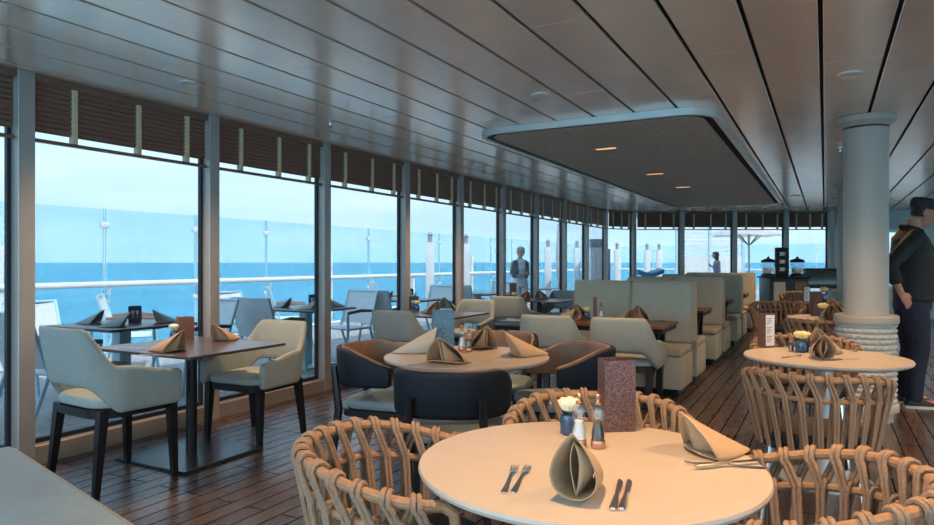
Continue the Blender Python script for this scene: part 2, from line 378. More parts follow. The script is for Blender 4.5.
# last back window and solid wall beyond
window((-.8, 17.71), (.12, 18.1), 'brown blind on the last back window beside the wall panel'); post(.12, 18.1, R(-66))
def wall_seg(name, p, q, holes=(), z1=CEIL, th=.12):
    p = Vector(p); q = Vector(q); L = (q - p).length; b = MB(); xs = 0
    for (a, c, z0, zt) in holes:
        b.box((xs, 0, 0), (a, th, z1)); b.box((a, 0, zt), (c, th, z1))
        if z0 > 0: b.box((a, 0, 0), (c, th, z0))
        xs = c
    b.box((xs, 0, 0), (L, th, z1)); o = struct(b.build(name, M['wall'], smooth=0)); o.location = (p.x, p.y, 0); o.rotation_euler[2] = math.atan2((q - p).y, (q - p).x); return o
wall_seg('wall_back', (.12, 18.1), (7, 19.6), [(1.15, 1.95, .7, 2.05), (2.25, 3.15, .02, 2.1), (3.6, 5.0, .7, 2.05)])
def at_wall(u, z0, z1, u1, name, mm, off=.04):
    b = MB(); b.box((u, off, z0), (u1, off + .01, z1)); o = struct(b.build(name, M[mm], smooth=0)); o.location = (.12, 18.1, 0); o.rotation_euler[2] = math.atan2(1.5, 6.88)
    g = MB()
    for (x0, x1, a, c) in ((u - .03, u + .03, z0, z1), (u1 - .03, u1 + .03, z0, z1), (u, u1, z1 - .05, z1 + .02), (u, u1, z0, z0 + .06)): g.box((x0, off - .05, a), (x1, off + .04, c))
    g.build('window_frame', M['trimw'], o, smooth=0); return o
at_wall(1.15, .7, 2.05, 1.95, 'window_20', 'pane'); at_wall(2.25, .02, 2.1, 3.15, 'door_1', 'pane'); at_wall(3.6, .7, 2.05, 5.0, 'window_21', 'pane')
b = MB(); b.box((7, -2.2, 0), (7.1, 20.5, .35)); b.box((7, -2.2, 2.42), (7.1, 20.5, CEIL + .1))
for i in range(9): b.box((7, -2.2 + 2.8 * i, .35), (7.1, -2.05 + 2.8 * i, 2.42))
struct(b.build('wall_right', M['wall'], smooth=0))
for i in range(8):  # unseen side windows, added to let fill light into the room
    b = MB(); b.box((7.04, -2.05 + 2.8 * i, .35), (7.05, .6 + 2.8 * i, 2.42)); struct(b.build('window_%d' % (30 + i), M['pane_clear'], smooth=0))

# dropped coffer with slatted underside
def rrect(x0, y0, x1, y1, r, n=8):
    pts = []
    for cx, cy, a0 in ((x1 - r, y0 + r, -PI / 2), (x1 - r, y1 - r, 0), (x0 + r, y1 - r, PI / 2), (x0 + r, y0 + r, PI)):
        for i in range(n + 1):
            a = a0 + PI / 2 * i / n; pts.append((cx + r * math.cos(a), cy + r * math.sin(a)))
    return pts
CX0, CX1, CY0, CY1 = -2.84, -.75, 5.40, 14.6
t = thing('ceiling_coffer', 'large rounded dropped ceiling panel with brown slatted underside and pale rim', 'ceiling panel', ((CX0 + CX1) / 2, (CY0 + CY1) / 2, CEIL - .001))
ox, oy = (CX0 + CX1) / 2, (CY0 + CY1) / 2
def ring(x0, y0, x1, y1, r, w, z0, z1):
    a = rrect(x0 - ox, y0 - oy, x1 - ox, y1 - oy, r); c = rrect(x0 + w - ox, y0 + w - oy, x1 - w - ox, y1 - w - oy, max(r - w, .02))
    mb = MB(); loops = []
    for p, q in zip(a, c): loops.append([(p[0], p[1], z0), (p[0], p[1], z1), (q[0], q[1], z1), (q[0], q[1], z0)])
    return mb.loft(loops, closed=True)
ring(CX0, CY0, CX1, CY1, .28, .04, -.055, 0).build('rim', M['trimw'], t)
ring(CX0 + .05, CY0 + .05, CX1 - .05, CY1 - .05, .24, .06, -.045, -.004).build('shadow_gap', M['gap'], t)  # black ring, shade of the recess put into its colour
b = MB(); b.prism(rrect(CX0 + .1 - ox, CY0 + .1 - oy, CX1 - .1 - ox, CY1 - .1 - oy, .2), -.03, -.004); b.build('backing', M['gap'], t, smooth=0)
b = MB(); y = CY0 + .13; r_i = 0
while y < CY1 - .12:
    e = max(0, .2 - min(y - CY0 - .1, CY1 - .1 - y)); ins = .11 + (.2 - math.sqrt(max(0, .04 - e * e)))
    xa, xb = CX0 + ins, CX1 - ins; n_ = 46; L = []
    for i in range(n_ + 1):
        x = xa + (xb - xa) * i / n_; w_ = y + .011 * math.sin(2 * PI * x / .17 + PI * (r_i % 2))
        L.append([(x - ox, w_ - .008 - oy, -.056), (x - ox, w_ + .008 - oy, -.056), (x - ox, w_ + .005 - oy, -.034), (x - ox, w_ - .005 - oy, -.034)])
    b.loft(L); y += .060; r_i += 1
b.build('slats', M['coffer'], t, smooth=0)
for (px, py) in ((606, 150), (655, 175), (683, 188)):
    p = at(px, py, CEIL - .07); b = MB(); b.box((p.x - .10 - ox, p.y - .02 - oy, -.060), (p.x + .10 - ox, p.y + .02 - oy, -.050)); b.build('strip_light', M['strip'], t, smooth=0)

# ceiling downlights: a ring, a lens, a light of its own
b = MB(); b.lathe([(.050, 0), (.074, 0), (.074, -.006), (.066, -.012), (.052, -.008)], 28)
dl = thing('ceiling_downlight', '', 'ceiling light'); b.build('bezel', M['trimw'], dl)
b = MB(); b.lathe([(.0, -.003), (.05, -.003), (.05, -.005), (0, -.005)], 20, cap=False); b.build('lens', M['lens'], dl, smooth=0)
ld = bpy.data.lights.new('lamp', 'SPOT'); ld.energy = DOWN; ld.color = WARM; ld.spot_size = R(125); ld.spot_blend = .9; ld.shadow_soft_size = .05
lo = bpy.data.objects.new('lamp', ld); COL.objects.link(lo); lo.parent = dl; lo.location = (0, 0, -.03)
DL = Proto(dl)
def ang_label(px): return px
for (x, y, lab) in ((.14, 4.94, 'round ceiling downlight over the round table with the white page menu'),
                    (-1.8, 4.51, 'round ceiling downlight in front of the rounded dropped panel'),
                    (-3.77, 3.1, 'round ceiling downlight over the table beside the wide sea window'),
                    (-3.75, 7.3, 'round ceiling downlight beside the panel\'s left corner near the blinds'),
                    (-.47, 13.4, 'round ceiling downlight at the far end of the long ceiling joints'),
                    (-.70, 1.72, 'ceiling downlight above the large near round table'),
                    (.25, 8.2, 'ceiling downlight behind the near column'),
                    (.9, 2.2, 'ceiling downlight above the near rope chair'), 
                    (2.1, 3.4, 'added unseen downlight in the aisle right of the round tables'),  # from here on unseen downlights, added for warm bounce onto the ceiling
                    (2.3, 6.6, 'added unseen downlight beyond the man in the cap, aisle side'),
                    (2.3, 10.4, 'added unseen downlight far down the right-hand aisle'),
                    (4.2, 5.0, 'added unseen downlight over the far side of the room'),
                    (1.9, .4, 'added unseen downlight right of the camera position'),
                    (-1.0, -1.0, 'added unseen downlight behind the camera position')):
    DL.put((x, y, CEIL - .001), 0, lab, 'round ceiling downlights')
def sprinkler():
    t = thing('sprinkler_head', '', 'sprinkler'); MB().lathe([(.03, 0), (.03, -.006), (.008, -.01), (.008, -.035), (.006, -.04)], 14).build('body', M['steel'], t)
    MB().lathe([(.018, -.045), (.02, -.047), (.004, -.05)], 12).build('deflector', M['black_metal'], t); 
    b = MB(); b.tube([(.006, 0, -.03), (.014, 0, -.04), (.006, 0, -.048)], .002, 5); b.tube([(-.006, 0, -.03), (-.014, 0, -.04), (-.006, 0, -.048)], .002, 5); b.build('arms', M['steel'], t); return t
SP = Proto(sprinkler())
p = at(330, 121, CEIL); SP.put((p.x, p.y, CEIL - .001), 0, 'small sprinkler head hanging from the ceiling above the third window')
p = at(840, 148, CEIL); SP.put((p.x, p.y, CEIL - .001), 0, 'small sprinkler head on the ceiling beside the near column')

# columns
def column():
    t = thing('column', '', 'column')
    MB().lathe([(.166, .86), (.166, CEIL - .10)], 48, cap=False).build('shaft', M['column'], t)
    MB().lathe([(.168, CEIL - .085), (.18, CEIL - .07), (.215, CEIL - .05), (.215, CEIL - .003), (.1, CEIL - .003)], 48).build('cap', M['column'], t)
    MB().lathe([(.17, .80), (.235, .80), (.24, .815), (.24, .855), (.23, .868), (.17, .868)], 48).build('upper_ring', M['column'], t)
    MB().lathe([(.17, .0), (.20, .0), (.20, .075), (.238, .085), (.24, .10), (.24, .14), (.23, .155), (.17, .155)], 48).build('lower_ring', M['column'], t)
    rows = []; nz_, na = 132, 144
    for i in range(nz_ + 1):
        z = .15 + .655 * i / nz_; row = []
        c_ = (z - .15) / .0437; fr_ = c_ % 1
        for k in range(na):
            a = 2 * PI * k / na; sgn = 1 if int(c_) % 2 else -1
            rr = .205 + .017 * math.sin(PI * fr_) ** .7 + .006 * math.sin(24 * a + sgn * 2 * PI * fr_ * .8) * math.sin(PI * fr_)
            row.append((rr * math.cos(a), rr * math.sin(a), z))
        rows.append(row)
    MB().grid(rows, closed=True).build('rope_wrap', M['wrap'], t, smooth=180); return t
C_ = Proto(column())
C_.put((.30, 6.5, 0), 0, 'pale round column with a rope-wrapped base behind the round tables', 'round columns in line')
C_.put((.33, 11.97, 0), 0, 'second pale column, half hidden behind the first column', 'round columns in line')
C_.put((.36, 17.2, 0), 0, 'far thin-looking column just showing past the second column', 'round columns in line')

# ------------------------------------------------------------------ outside: windscreen rail
def rail(p, q, label, posts):
    p = Vector((*p, 0)); q = Vector((*q, 0)); d = q - p; L = d.length; rz = math.atan2(d.y, d.x) - PI / 2
    t = thing('glass_windscreen', label, 'windscreen', p, rz)
    MB().tube([(.12, 0, 1.0), (.12, L, 1.0)], .042, 12).build('handrail', M['white_metal'], t)
    MB().tube([(.10, 0, .10), (.10, L, .10)], .03, 8).build('foot_rail', M['white_metal'], t)
    for i in range(len(posts) - 1):
        a, c = posts[i], posts[i + 1]
        MB().box((-.006, a + .035, .12), (.006, c - .035, 2.04)).build('glass_panel', M['rail_glass'], t, smooth=0)
    for i, a in enumerate(posts):
        b = MB(); b.box((-.012, a - .022, 0), (.012, a - .012, 2.05)); b.box((-.012, a + .012, 0), (.012, a + .022, 2.05))
        o = b.build('post', M['sky_tint_metal'], t, smooth=0)
        c = MB(); c.box((-.03, a - .06, 1.78), (.03, a + .06, 1.86), .008); c.box((-.03, a - .06, .74), (.03, a + .06, .80), .008)
        c.tube([(.0, a - .0, .86), (.10, a, .86), (.12, a, .96)], .016, 8); c.build('clamp', M['white_metal'], o)
        if i % 2 == 0:
            c = MB(); c.box((.02, a + .10, 0), (.12, a + .17, 1.02 if i % 4 else 1.5), .006); c.build('stanchion', M['white_metal'], t)
rail((-8.8, -2), (-8.8, 30), 'tall glass windscreen with white handrail along the deck\'s sea edge', [2 + 4.26 - 3.0 + 1.52 * i for i in range(-2, 20)])
rail((-8.5, 30), (10, 30), 'tall glass windscreen with white rail across the far end of the deck', [1.6 * i + .2 for i in range(0, 11)])

# deck tables and chairs
def deck_table():
    t = thing('deck_table', '', 'table')
    MB().box((-.48, -.43, .715), (.48, .43, .74), .006).build('tabletop', M['dark_top'], t)
    b = MB(); b.box((-.06, -.06, .02), (.06, .06, .715), .006); b.build('pedestal', M['sky_tint_metal'], t)
    MB().box((-.05, -.035, .02), (.07, .10, .70), .006).v
    MB().box((-.28, -.28, 0), (.28, .28, .02), .004).build('base_plate', M['sky_tint_metal'], t); return t
DT = Proto(deck_table())
def deck_chair():
    t = thing('deck_chair', '', 'chair'); w = .27
    for sg in (-1, 1):
        b = MB(); b.tube([(sg * w, -.36, .0), (sg * w, -.20, .42), (sg * w, -.27, .62), (sg * w, -.37, .92)], .018, 8, flat=1.0)
        o = b.build('rear_leg', M['sky_tint_metal'], t)
        b = MB(); b.tube([(sg * w, .30, 0), (sg * w, .24, .42), (sg * w, .25, .62)], .017, 8); b.build('front_leg', M['sky_tint_metal'], t)
        b = MB(); b.tube([(sg * w, -.20, .42), (sg * w, .24, .42)], .015, 8); b.build('side_rail', M['sky_tint_metal'], t)
        b = MB(); b.tube([(sg * (w + .01), -.27, .645), (sg * (w + .015), 0, .665), (sg * (w + .01), .26, .64)], [.018, .024, .020], 8, flat=.6); b.build('armrest', M['teak'], t)
    b = MB(); b.box((-w + .01, -.22, .412), (w - .01, .25, .432), .008); b.build('seat', M['mesh'], t)
    rows = []
    for i in range(7):
        z = .47 + .44 * i / 6; y = -.215 - .145 * (z - .45) / .45
        rows.append([((-w + .008) + (2 * w - .016) * k / 6, y - .02 * (1 - (k / 3 - 1) ** 2), z) for k in range(7)])
    b = MB(); b.grid(rows); b.grid([[(p[0], p[1] - .014, p[2]) for p in r_] for r_ in rows]); 
    o = b.build('backrest', M['mesh'], t)
    MB().tube([(-w, -.37, .915), (w, -.37, .915)], .014, 8).build('top_rail', M['sky_tint_metal'], t); return t
DC = Proto(deck_chair())
DTAB = [(-5.87, 1.45), (-5.87, 4.05), (-5.87, 6.6), (-5.87, 8.9), (-5.87, 11.4), (-5.87, 14.2)]
dn = ['at the left border', 'behind the wide window', 'behind the empty grey armchair', 'in the fourth sea window', 'in the fifth sea window', 'near the woman in sunglasses']
for i, (x, y) in enumerate(DTAB):
    if i: DT.put((x, y, -.02), 0, 'dark-topped table out on the deck, seen %s' % dn[i], 'tables on the open deck')
    if i and i < 5: DC.put((x + .12, y - .72, -.02), R(4), 'pale mesh deck chair facing away at the deck table %s' % dn[i], 'mesh chairs on the open deck')
    if i < 5: DC.put((x + .02, y + .78, -.02), R(176), ('mesh deck chair facing us beyond the table %s' % dn[i]) if i else 'pale mesh deck chair cut by the photo\'s left border', 'mesh chairs on the open deck')
    if i in (1, 2): DC.put((x - .95, y - .12, -.02), R(-90), 'mesh deck chair on the sea side of the table %s' % dn[i], 'mesh chairs on the open deck')
for i, (x, y) in enumerate([(-7.6, 5.6), (-7.6, 8.4), (-7.6, 11.2)]):
    DC.put((x, y - .2, -.02), R(-40), 'mesh deck chair standing out by the rail, %s along the sunny strip' % ORD[i], 'mesh chairs on the open deck')

# far end of the deck
t = thing('louvre_screen', 'white louvred screen with a solid lower panel beyond the back window', 'screen', (-3.75, 25.3, -.02), YAW)
b = MB(); b.box((-1.05, -.03, 0), (1.3, .03, 1.55)); b.build('lower_panel', M['white_metal'], t, smooth=0)
b = MB()
for i in range(9): b.box((-1.05, -.015, 1.62 + .14 * i), (1.3, .015, 1.70 + .14 * i))
b.build('louvres', M['white_metal'], t, smooth=0)
for xx in (-1.08, .1, 1.3): MB().box((xx - .04, -.05, 0), (xx + .04, .05, 2.95)).build('post', M['sky_tint_metal'], t, smooth=0)
def dpt(px, d):
    tt = (px - 467) / F_PX; return Vector((d * (-SY + CY * tt), d * (CY + SY * tt), -.02))
def parasol():
    t = thing('parasol', 'open white parasol with wooden ribs beyond the back window', 'parasol', dpt(749, 21.0))
    MB().tube([(0, 0, 0), (.0, 0, 1.5), (-.02, 0, 2.68)], .035, 10).build('pole', M['trimw'], t)
    rows = []
    for i in range(6):
        r_ = .05 + 1.08 * i / 5; rows.append([(r_ * math.cos(2 * PI * k / 32) * (1 - .03 * (k % 4 == 2)), r_ * math.sin(2 * PI * k / 32), 2.62 - .45 * (i / 5) ** 1.25 + .03 * (k % 4 == 2) * i / 5 * -1) for k in range(32)])
    b = MB(); b.grid(rows, closed=True); b.grid([[(p[0], p[1], p[2] - .012) for p in r_] for r_ in rows], closed=True); b.build('canopy', M['canvas'], t)
    for k in range(8):
        a = 2 * PI * k / 8; MB().tube([(0, 0, 1.85), (.6 * math.cos(a), .6 * math.sin(a), 2.36)], .014, 6).build('rib', M['teak'], t)
    return t
parasol()
t = thing('folded_parasol', 'tall closed white parasol standing on deck beyond the corner window', 'parasol', (-7.0, 19.0, -.02))
MB().lathe([(.02, .4), (.10, .9), (.13, 1.5), (.10, 2.1), (.04, 2.75), (.01, 2.85)], 14).build('canopy', M['canvas'], t); MB().tube([(0, 0, 0), (0, 0, 2.9)], .03, 8).build('pole', M['grey_paint'], t)
def light_post():
    t = thing('light_post', '', 'post'); MB().box((-.09, -.09, 0), (.09, .09, 1.75), .02).build('body', M['white_metal'], t)
    MB().lathe([(.05, 1.75), (.05, 1.9), (.07, 1.92), (.02, 1.98)], 12).build('lamp_head', M['grey_paint'], t); return t
LP = Proto(light_post())
for px, d, lab in ((430, 14.5, 'white deck post behind the fifth sea window'), (466, 15.5, 'white deck post behind the sixth sea window'), (548, 19, 'white deck post just past the woman in sunglasses'), (577, 20, 'white deck post beneath the tall closed parasol'), (617, 22, 'thick white post in the narrow corner window'), (647, 23, 'white post left of the pair in the back window'), (659, 23, 'white post right of the pair in the back window')):
    tt = (px - 467) / F_PX; LP.put((d * (-SY + CY * tt), d * (CY + SY * tt), -.02), YAW, lab, 'white posts on the far deck')
t = thing('equipment_cabinet', 'tall grey equipment cabinet with a dark cap on the far deck', 'cabinet', dpt(596, 19), YAW)
MB().box((-.2, -.2, 0), (.2, .2, 1.75), .02).build('body', M['white_metal'], t); MB().box((-.22, -.22, 1.75), (.22, .22, 1.98), .02).build('cap', M['grey_paint'], t); MB().box((.2, -.14, .2), (.38, .14, 1.7), .01).build('side_box', M['grey_paint'], t)
t = thing('sun_lounger', 'blue cushioned lounger on a white base past the back window', 'lounger', dpt(649, 20.5), YAW)
MB().box((-.55, -.3, 0), (.6, .3, .78), .04).build('base', M['white_metal'], t)
b = MB(); b.loft([[(-.42 + .8 * i / 8, y, .88 + .12 * abs(i / 4 - 1) ** 1.5 + zz) for y, zz in ((-.3, 0), (.3, 0), (.3, .12 + .03 * (i > 4)), (-.3, .12))] for i in range(9)]); b.build('cushion', M['pad'], t)

# ------------------------------------------------------------------ furniture builders
def ush(u, w, d0, d1, rc):     # a U shaped plan path: u in [-1,1], 0 at the back; returns x, y, outward normal
    st = d1 - d0 - rc; ar = PI / 2 * rc; bk = w - rc; tot = st + ar + bk; s_ = abs(u) * tot; sg = 1 if u >= 0 else -1
    if s_ < bk: return sg * s_, d0, (0, -1)
    if s_ < bk + ar:
        a = (s_ - bk) / rc; return sg * (bk + rc * math.sin(a)), d0 + rc - rc * math.cos(a), (sg * math.sin(a), -math.cos(a))
    return sg * w, d0 + rc + (s_ - bk - ar), (sg, 0)
def sm(a, b_, x):
    x = min(1, max(0, (x - a) / (b_ - a))); return x * x * (3 - 2 * x)
def leg(b, x, y, z1, dx, dy, w0=.026, w1=.016):
    b.loft([[(x + dx + sx_ * w1, y + dy + sy_ * w1, 0) for sx_, sy_ in ((-1, -1), (1, -1), (1, 1), (-1, 1))], [(x + sx_ * w0, y + sy_ * w0, z1) for sx_, sy_ in ((-1, -1), (1, -1), (1, 1), (-1, 1))]])
    return b
def shell(w, d0, d1, rc, zb, zt, th, lean, n=44, roll=.5, flare=0):
    loops = []
    for i in range(n + 1):
        u = -1 + 2 * i / n; x, y, nn = ush(u, w, d0, d1, rc); au = abs(u); a, c = zb(au), zt(au); lp = []
        m = 14
        for k in range(m):
            q = 2 * PI * k / m; ex = math.copysign(abs(math.cos(q)) ** .55, math.cos(q)); ez = math.copysign(abs(math.sin(q)) ** .35, math.sin(q))
            z = (a + c) / 2 + ez * (c - a) / 2; o = ex * th / 2
            L = lean(au) * max(0, z - .45); lp.append((x + nn[0] * (o + flare * max(0, z - .45)), y + nn[1] * (o) - L, z))
        loops.append(lp)
    # round the two free ends
    for e, j in ((0, 1), (-1, -2)):
        c_ = Vector([sum(p[k] for p in loops[e]) / len(loops[e]) for k in range(3)])
        loops[e] = [tuple(c_ + (Vector(p) - c_) * .86) for p in loops[e]]
    return MB().loft(loops)
def pad(x0, y0, x1, y1, r, z0, z1, dome=.012, n=6):
    pl = rrect(x0, y0, x1, y1, r, n); cx, cy = (x0 + x1) / 2, (y0 + y1) / 2; h = z1 - z0; L = []
    for f_, z in ((.90, z0), (.98, z0 + .18 * h), (1, z0 + .5 * h), (.985, z0 + .8 * h), (.94, z1), (.7, z1 + dome * .7), (.35, z1 + dome), (.05, z1 + dome)):
        L.append([(cx + (p[0] - cx) * f_, cy + (p[1] - cy) * f_, z) for p in pl])
    return MB().loft(L)
def grey_chair():
    t = thing('upholstered_armchair', '', 'chair')
    for sg in (-1, 1):
        leg(MB(), sg * .235, .215, .43, sg * .012, .015).build('leg', M['darkwood'], t); leg(MB(), sg * .225, -.20, .43, sg * .02, -.05).build('leg', M['darkwood'], t)
    b = MB(); pl0 = rrect(-.265, -.245, .265, .25, .13)
    b.loft([[(x, y, .385) for x, y in pl0], [(x, y, .428) for x, y in pl0]]); b.build('seat_frame', M['darkwood'], t)
    pad(-.258, -.24, .258, .26, .12, .428, .485, .012).build('seat', M['grey_seat'], t)
    s = shell(.278, -.255, .245, .17, lambda u: .545 - .135 * sm(.24, .48, u), lambda u: .845 - .195 * sm(.29, .45, u) - .055 * sm(.45, 1, u), .052, lambda u: .20 * (1 - sm(.28, .50, u)), 76, flare=.03)
    s.build('backrest', M['grey_fab'], t, smooth=60); return t
GC = Proto(grey_chair())
def tub_chair():
    t = thing('tub_chair', '', 'chair')
    for sg in (-1, 1):
        leg(MB(), sg * .225, .20, .42, sg * .015, .03, .022, .016).build('leg', M['darkwood'], t)
        b = MB(); b.tube([(sg * .20, -.32, 0), (sg * .19, -.27, .40), (sg * .17, -.315, .66)], [.017, .024, .018], 8, flat=1.2); b.build('rear_post', M['darkwood'], t)
    b = MB(); pl0 = rrect(-.245, -.25, .245, .235, .11); b.loft([[(x, y, .375) for x, y in pl0], [(x, y, .415) for x, y in pl0]]); b.build('seat_frame', M['darkwood'], t)
    pad(-.25, -.235, .25, .25, .12, .415, .475, .016).build('seat', M['teal_seat'], t)
    zb = lambda u: .555 + .01 * sm(.5, 1, u); zt = lambda u: .785 - .095 * sm(.45, 1, u)
    shell(.278, -.285, .12, .23, zb, zt, .036, lambda u: .10 * (1 - sm(.4, 1, u)), 44).build('backrest', M['navy'], t, smooth=60)
    shell(.255, -.262, .12, .21, lambda u: zb(u) + .006, lambda u: zt(u) + .004, .022, lambda u: .10 * (1 - sm(.4, 1, u)), 44).build('lining', M['tan'], t, smooth=60)
    return t
TC = Proto(tub_chair())

def rope_chair():
    t = thing('rope_chair', '', 'chair')
    def rim(a, R_=.315, zb=.765, drop=.075):      # a in degrees from the back
        s_ = sm(35, 128, abs(a)); q = R(a)
        return Vector((R_ * math.sin(q), -R_ * math.cos(q) * 1.0 + .02, zb - drop * s_))
    def mid(a): return rim(a, .297, .665, .05)
    def low(a): return rim(a, .255, .41, 0)
    E_ = 118
    ang = [(-E_ + 2 * E_ * i / 60) for i in range(61)]
    path = [rim(a) for a in ang]
    endL = [low(-E_ + 4) + Vector((-.01, .01, .02)), (rim(-E_) + low(-E_)) / 2 + Vector((-.012, .045, .06)), rim(-E_) + Vector((.004, .026, -.02))]
    endR = [Vector((-p.x, p.y, p.z)) for p in reversed(endL)]
    MB().tube(endL + path + endR, .0155, 10).build('rim', M['rope_core'], t)
    MB().tube([mid(a) for a in ang], .0125, 8).build('middle_rail', M['rope_core'], t)
    MB().tube([low(a) for a in range(-180, 180, 6)], .013, 8, closed=True).build('seat_ring', M['black_metal'], t)
    def strand(b, top, bot, a0, a1, rt, rb, rc):
        for off in (-1.32, 1.32):
            pts = []
            k = 6
            for i in range(k):          # inside, upwards
                f_ = i / (k - 1); a = a0 + (a1 - a0) * .5 * f_ + off; p = bot(a).lerp(top(a), f_); n_ = Vector((math.sin(R(a)), -math.cos(R(a)), 0)); pts.append(p - n_ * (rb * (1 - f_) + rt * f_) - Vector((0, 0, .006 * (f_ == 1))))
            am = a0 + (a1 - a0) * .5 + off; n_ = Vector((math.sin(R(am)), -math.cos(R(am)), 0)); c = top(am)
            for q in (150, 115, 80, 45, 15): pts.append(c + n_ * rt * math.cos(R(q)) + Vector((0, 0, rt * math.sin(R(q)))))
            for i in range(k):
                f_ = 1 - i / (k - 1); a = a1 - (a1 - a0) * .5 * f_ + off; p = bot(a).lerp(top(a), f_); n_ = Vector((math.sin(R(a)), -math.cos(R(a)), 0)); pts.append(p + n_ * (rb * (1 - f_) + rt * f_) - Vector((0, 0, .006 * (f_ == 1))))
            b.tube(pts, rc, 6)
    N = 17; b = MB(); st = 2 * (E_ - 6) / N
    for i in range(N):
        a = -E_ + 6 + st * (i + .5); strand(b, rim, mid, a - st * .52, a + st * .52, .0222, .0195, .0074)
    b.build('upper_rope_weave', M['rope'], t, smooth=60)
    b = MB()
    for i in range(N):
        a = -E_ + 6 + st * (i + .98) ; strand(b, mid, low, a - st * .20, a + st * .20, .0195, .015, .0074)
    b.build('lower_rope_weave', M['rope'], t, smooth=60)
    pad(-.235, -.215, .235, .245, .19, .415, .485, .014).build('seat_cushion', M['cushion'], t)
    for sx_, sy_ in ((-1, -1), (1, -1), (1, 1), (-1, 1)):
        MB().tube([(sx_ * .185, sy_ * .175 + .02, .41), (sx_ * .225, sy_ * .215 + .02, 0)], [.014, .011], 10).build('leg', M['steel'], t)
    return t
RC = Proto(rope_chair())

def round_table(topm, Rr=.51):
    t = thing('round_table', '', 'table')
    MB().lathe([(0.001, .712), (Rr - .03, .712), (Rr - .004, .722), (Rr, .731), (Rr - .003, .739), (Rr - .008, .74), (0.001, .74)], 96, cap=False).build('tabletop', topm, t, smooth=40)
    MB().lathe([(.045, .03), (.045, .70), (.12, .708), (.12, .712)], 32).build('pedestal', M['pedestal'], t)
    MB().lathe([(.255, 0), (.255, .012), (.24, .02), (.07, .03), (.045, .034)], 48).build('base_disc', M['pedestal'], t); return t
def square_table():
    t = thing('square_table', '', 'table')
    MB().box((-.47, -.40, .722), (.47, .40, .74), .003, 1).build('tabletop', M['dark_top'], t)
    MB().lathe([(.036, .02), (.036, .70), (.10, .712), (.10, .722)], 24).build('pedestal', M['black_metal'], t)
    MB().box((-.33, -.33, 0), (.33, .33, .02), .003, 1).build('base_plate', M['plate'], t); return t
def napkin(m):
    rows = []; nv, na = 12, 20
    for i in range(nv + 1):
        v = i / nv; y = -.062 + .165 * v; H = .135 * (1 - v) ** 1.05 + .004; Wd = .074 * (1 - v ** 1.6 * .92)
        row = []
        for k in range(na + 1):
            a = -1 + 2 * k / na; aa = abs(a)
            row.append((math.copysign(Wd * aa ** .85 * (1 + .22 * math.sin(PI * aa)), a), y + .03 * aa * (1 - v) - .03 * (1 - aa) * (1 - v), H * (1 - aa ** 1.25) + .002))
        rows.append(row)
    b = MB(); b.grid(rows)
    # floor of the fold, curling up to the opening's lower lip
    rows = []
    for i in range(7):
        v = i / 6; rows.append([(.074 * (-1 + 2 * k / 10) * (1 - v ** 1.6 * .9), -.030 + .125 * v - .034 * (1 - (2 * k / 10 - 1) ** 2) * (1 - v), .0035 + .010 * (1 - v) * (1 - (2 * k / 10 - 1) ** 2)) for k in range(11)])
    b.grid(rows)
    # inner pleats
    for sg in (-1, 1):
        rows = []
        for i in range(9):
            z = .005 + .116 * i / 8; f_ = 1 - i / 8
            rows.append([(sg * (.003 + .040 * f_ * q ** 1.3 + .006 * math.sin(PI * q)), -.078 + .032 * f_ + .055 * q * (f_ + .25), z * (1 - .12 * q)) for q in [j / 6 for j in range(7)]])
        b.grid(rows)
    o = b.build('folded_napkin', m, smooth=70); md = o.modifiers.new('cloth', 'SOLIDIFY'); md.thickness = .0026; md.offset = 0
    o['category'] = 'napkin'; return o
def cornet(m):
    b = MB(); rows = []
    for i in range(13):
        v = i / 12; H = .142 * (1 - .60 * v ** .9); Wd = .062 * (1 - .25 * v) * math.sqrt(max(0.0, 1 - v ** 3)) + .0035; row = []
        for k in range(33):
            q = 2 * PI * k / 32; z = H * (1 + math.cos(q)) / 2
            row.append((Wd * math.sin(q) * abs(math.sin(q / 2)) ** .9 * 1.25, -.050 + .150 * v + .028 * (z / .142) * (1 - v) * -1 + .02 * (1 - v) * (1 - z / .142) * -1, z + .003))
        rows.append(row)
    b.grid(rows)
    for sg, amp in ((1, .026), (-1, .012)):       # the folded layers inside the opening
        rows = []
        for i in range(11):
            z = .006 + .118 * i / 10; f_ = math.sin(PI * (1 - i / 10) ** .8)
            rows.append([(sg * amp * f_ * math.sin(PI * j / 8) + .012 * f_ * sg, -.046 - .020 * (z / .142) + .085 * j / 8, z * (1 - .25 * j / 8)) for j in range(9)])
        b.grid(rows)
    o = b.build('folded_napkin', m, smooth=70); md = o.modifiers.new('cloth', 'SOLIDIFY'); md.thickness = .0028; md.offset = 0
    o['category'] = 'napkin'; return o
NCO = Proto(cornet(M['linen']))
NP = Proto(napkin(M['linen'])); NT = Proto(napkin(M['linen_teal']))
def fork():
    o = MB(); o.tube([(0, -.10, .004), (0, -.04, .0045), (0, .02, .008), (0, .05, .006)], [.0065, .005, .0032, .0045], 8, flat=.45) if False else None
    o.loft([[(x * w, y, z + h) for x, h in ((-1, 0), (-.5, .0012), (.5, .0012), (1, 0), (.5, -.0012), (-.5, -.0012))] for y, w, z in ((-.105, .006, .003), (-.095, .0085, .003), (-.04, .0058, .0035), (.02, .0038, .009), (.042, .0055, .008), (.055, .011, .005), (.066, .0115, .0035))])
    for k in range(4):
        x = -.0087 + .0058 * k; o.tube([(x, .064, .0036), (x, .085, .003), (x * .96, .107, .007)], [.0021, .0019, .001], 6)
    o = o.build('fork', M['steel'], smooth=50); o['category'] = 'fork'; return o
FK = Proto(fork())
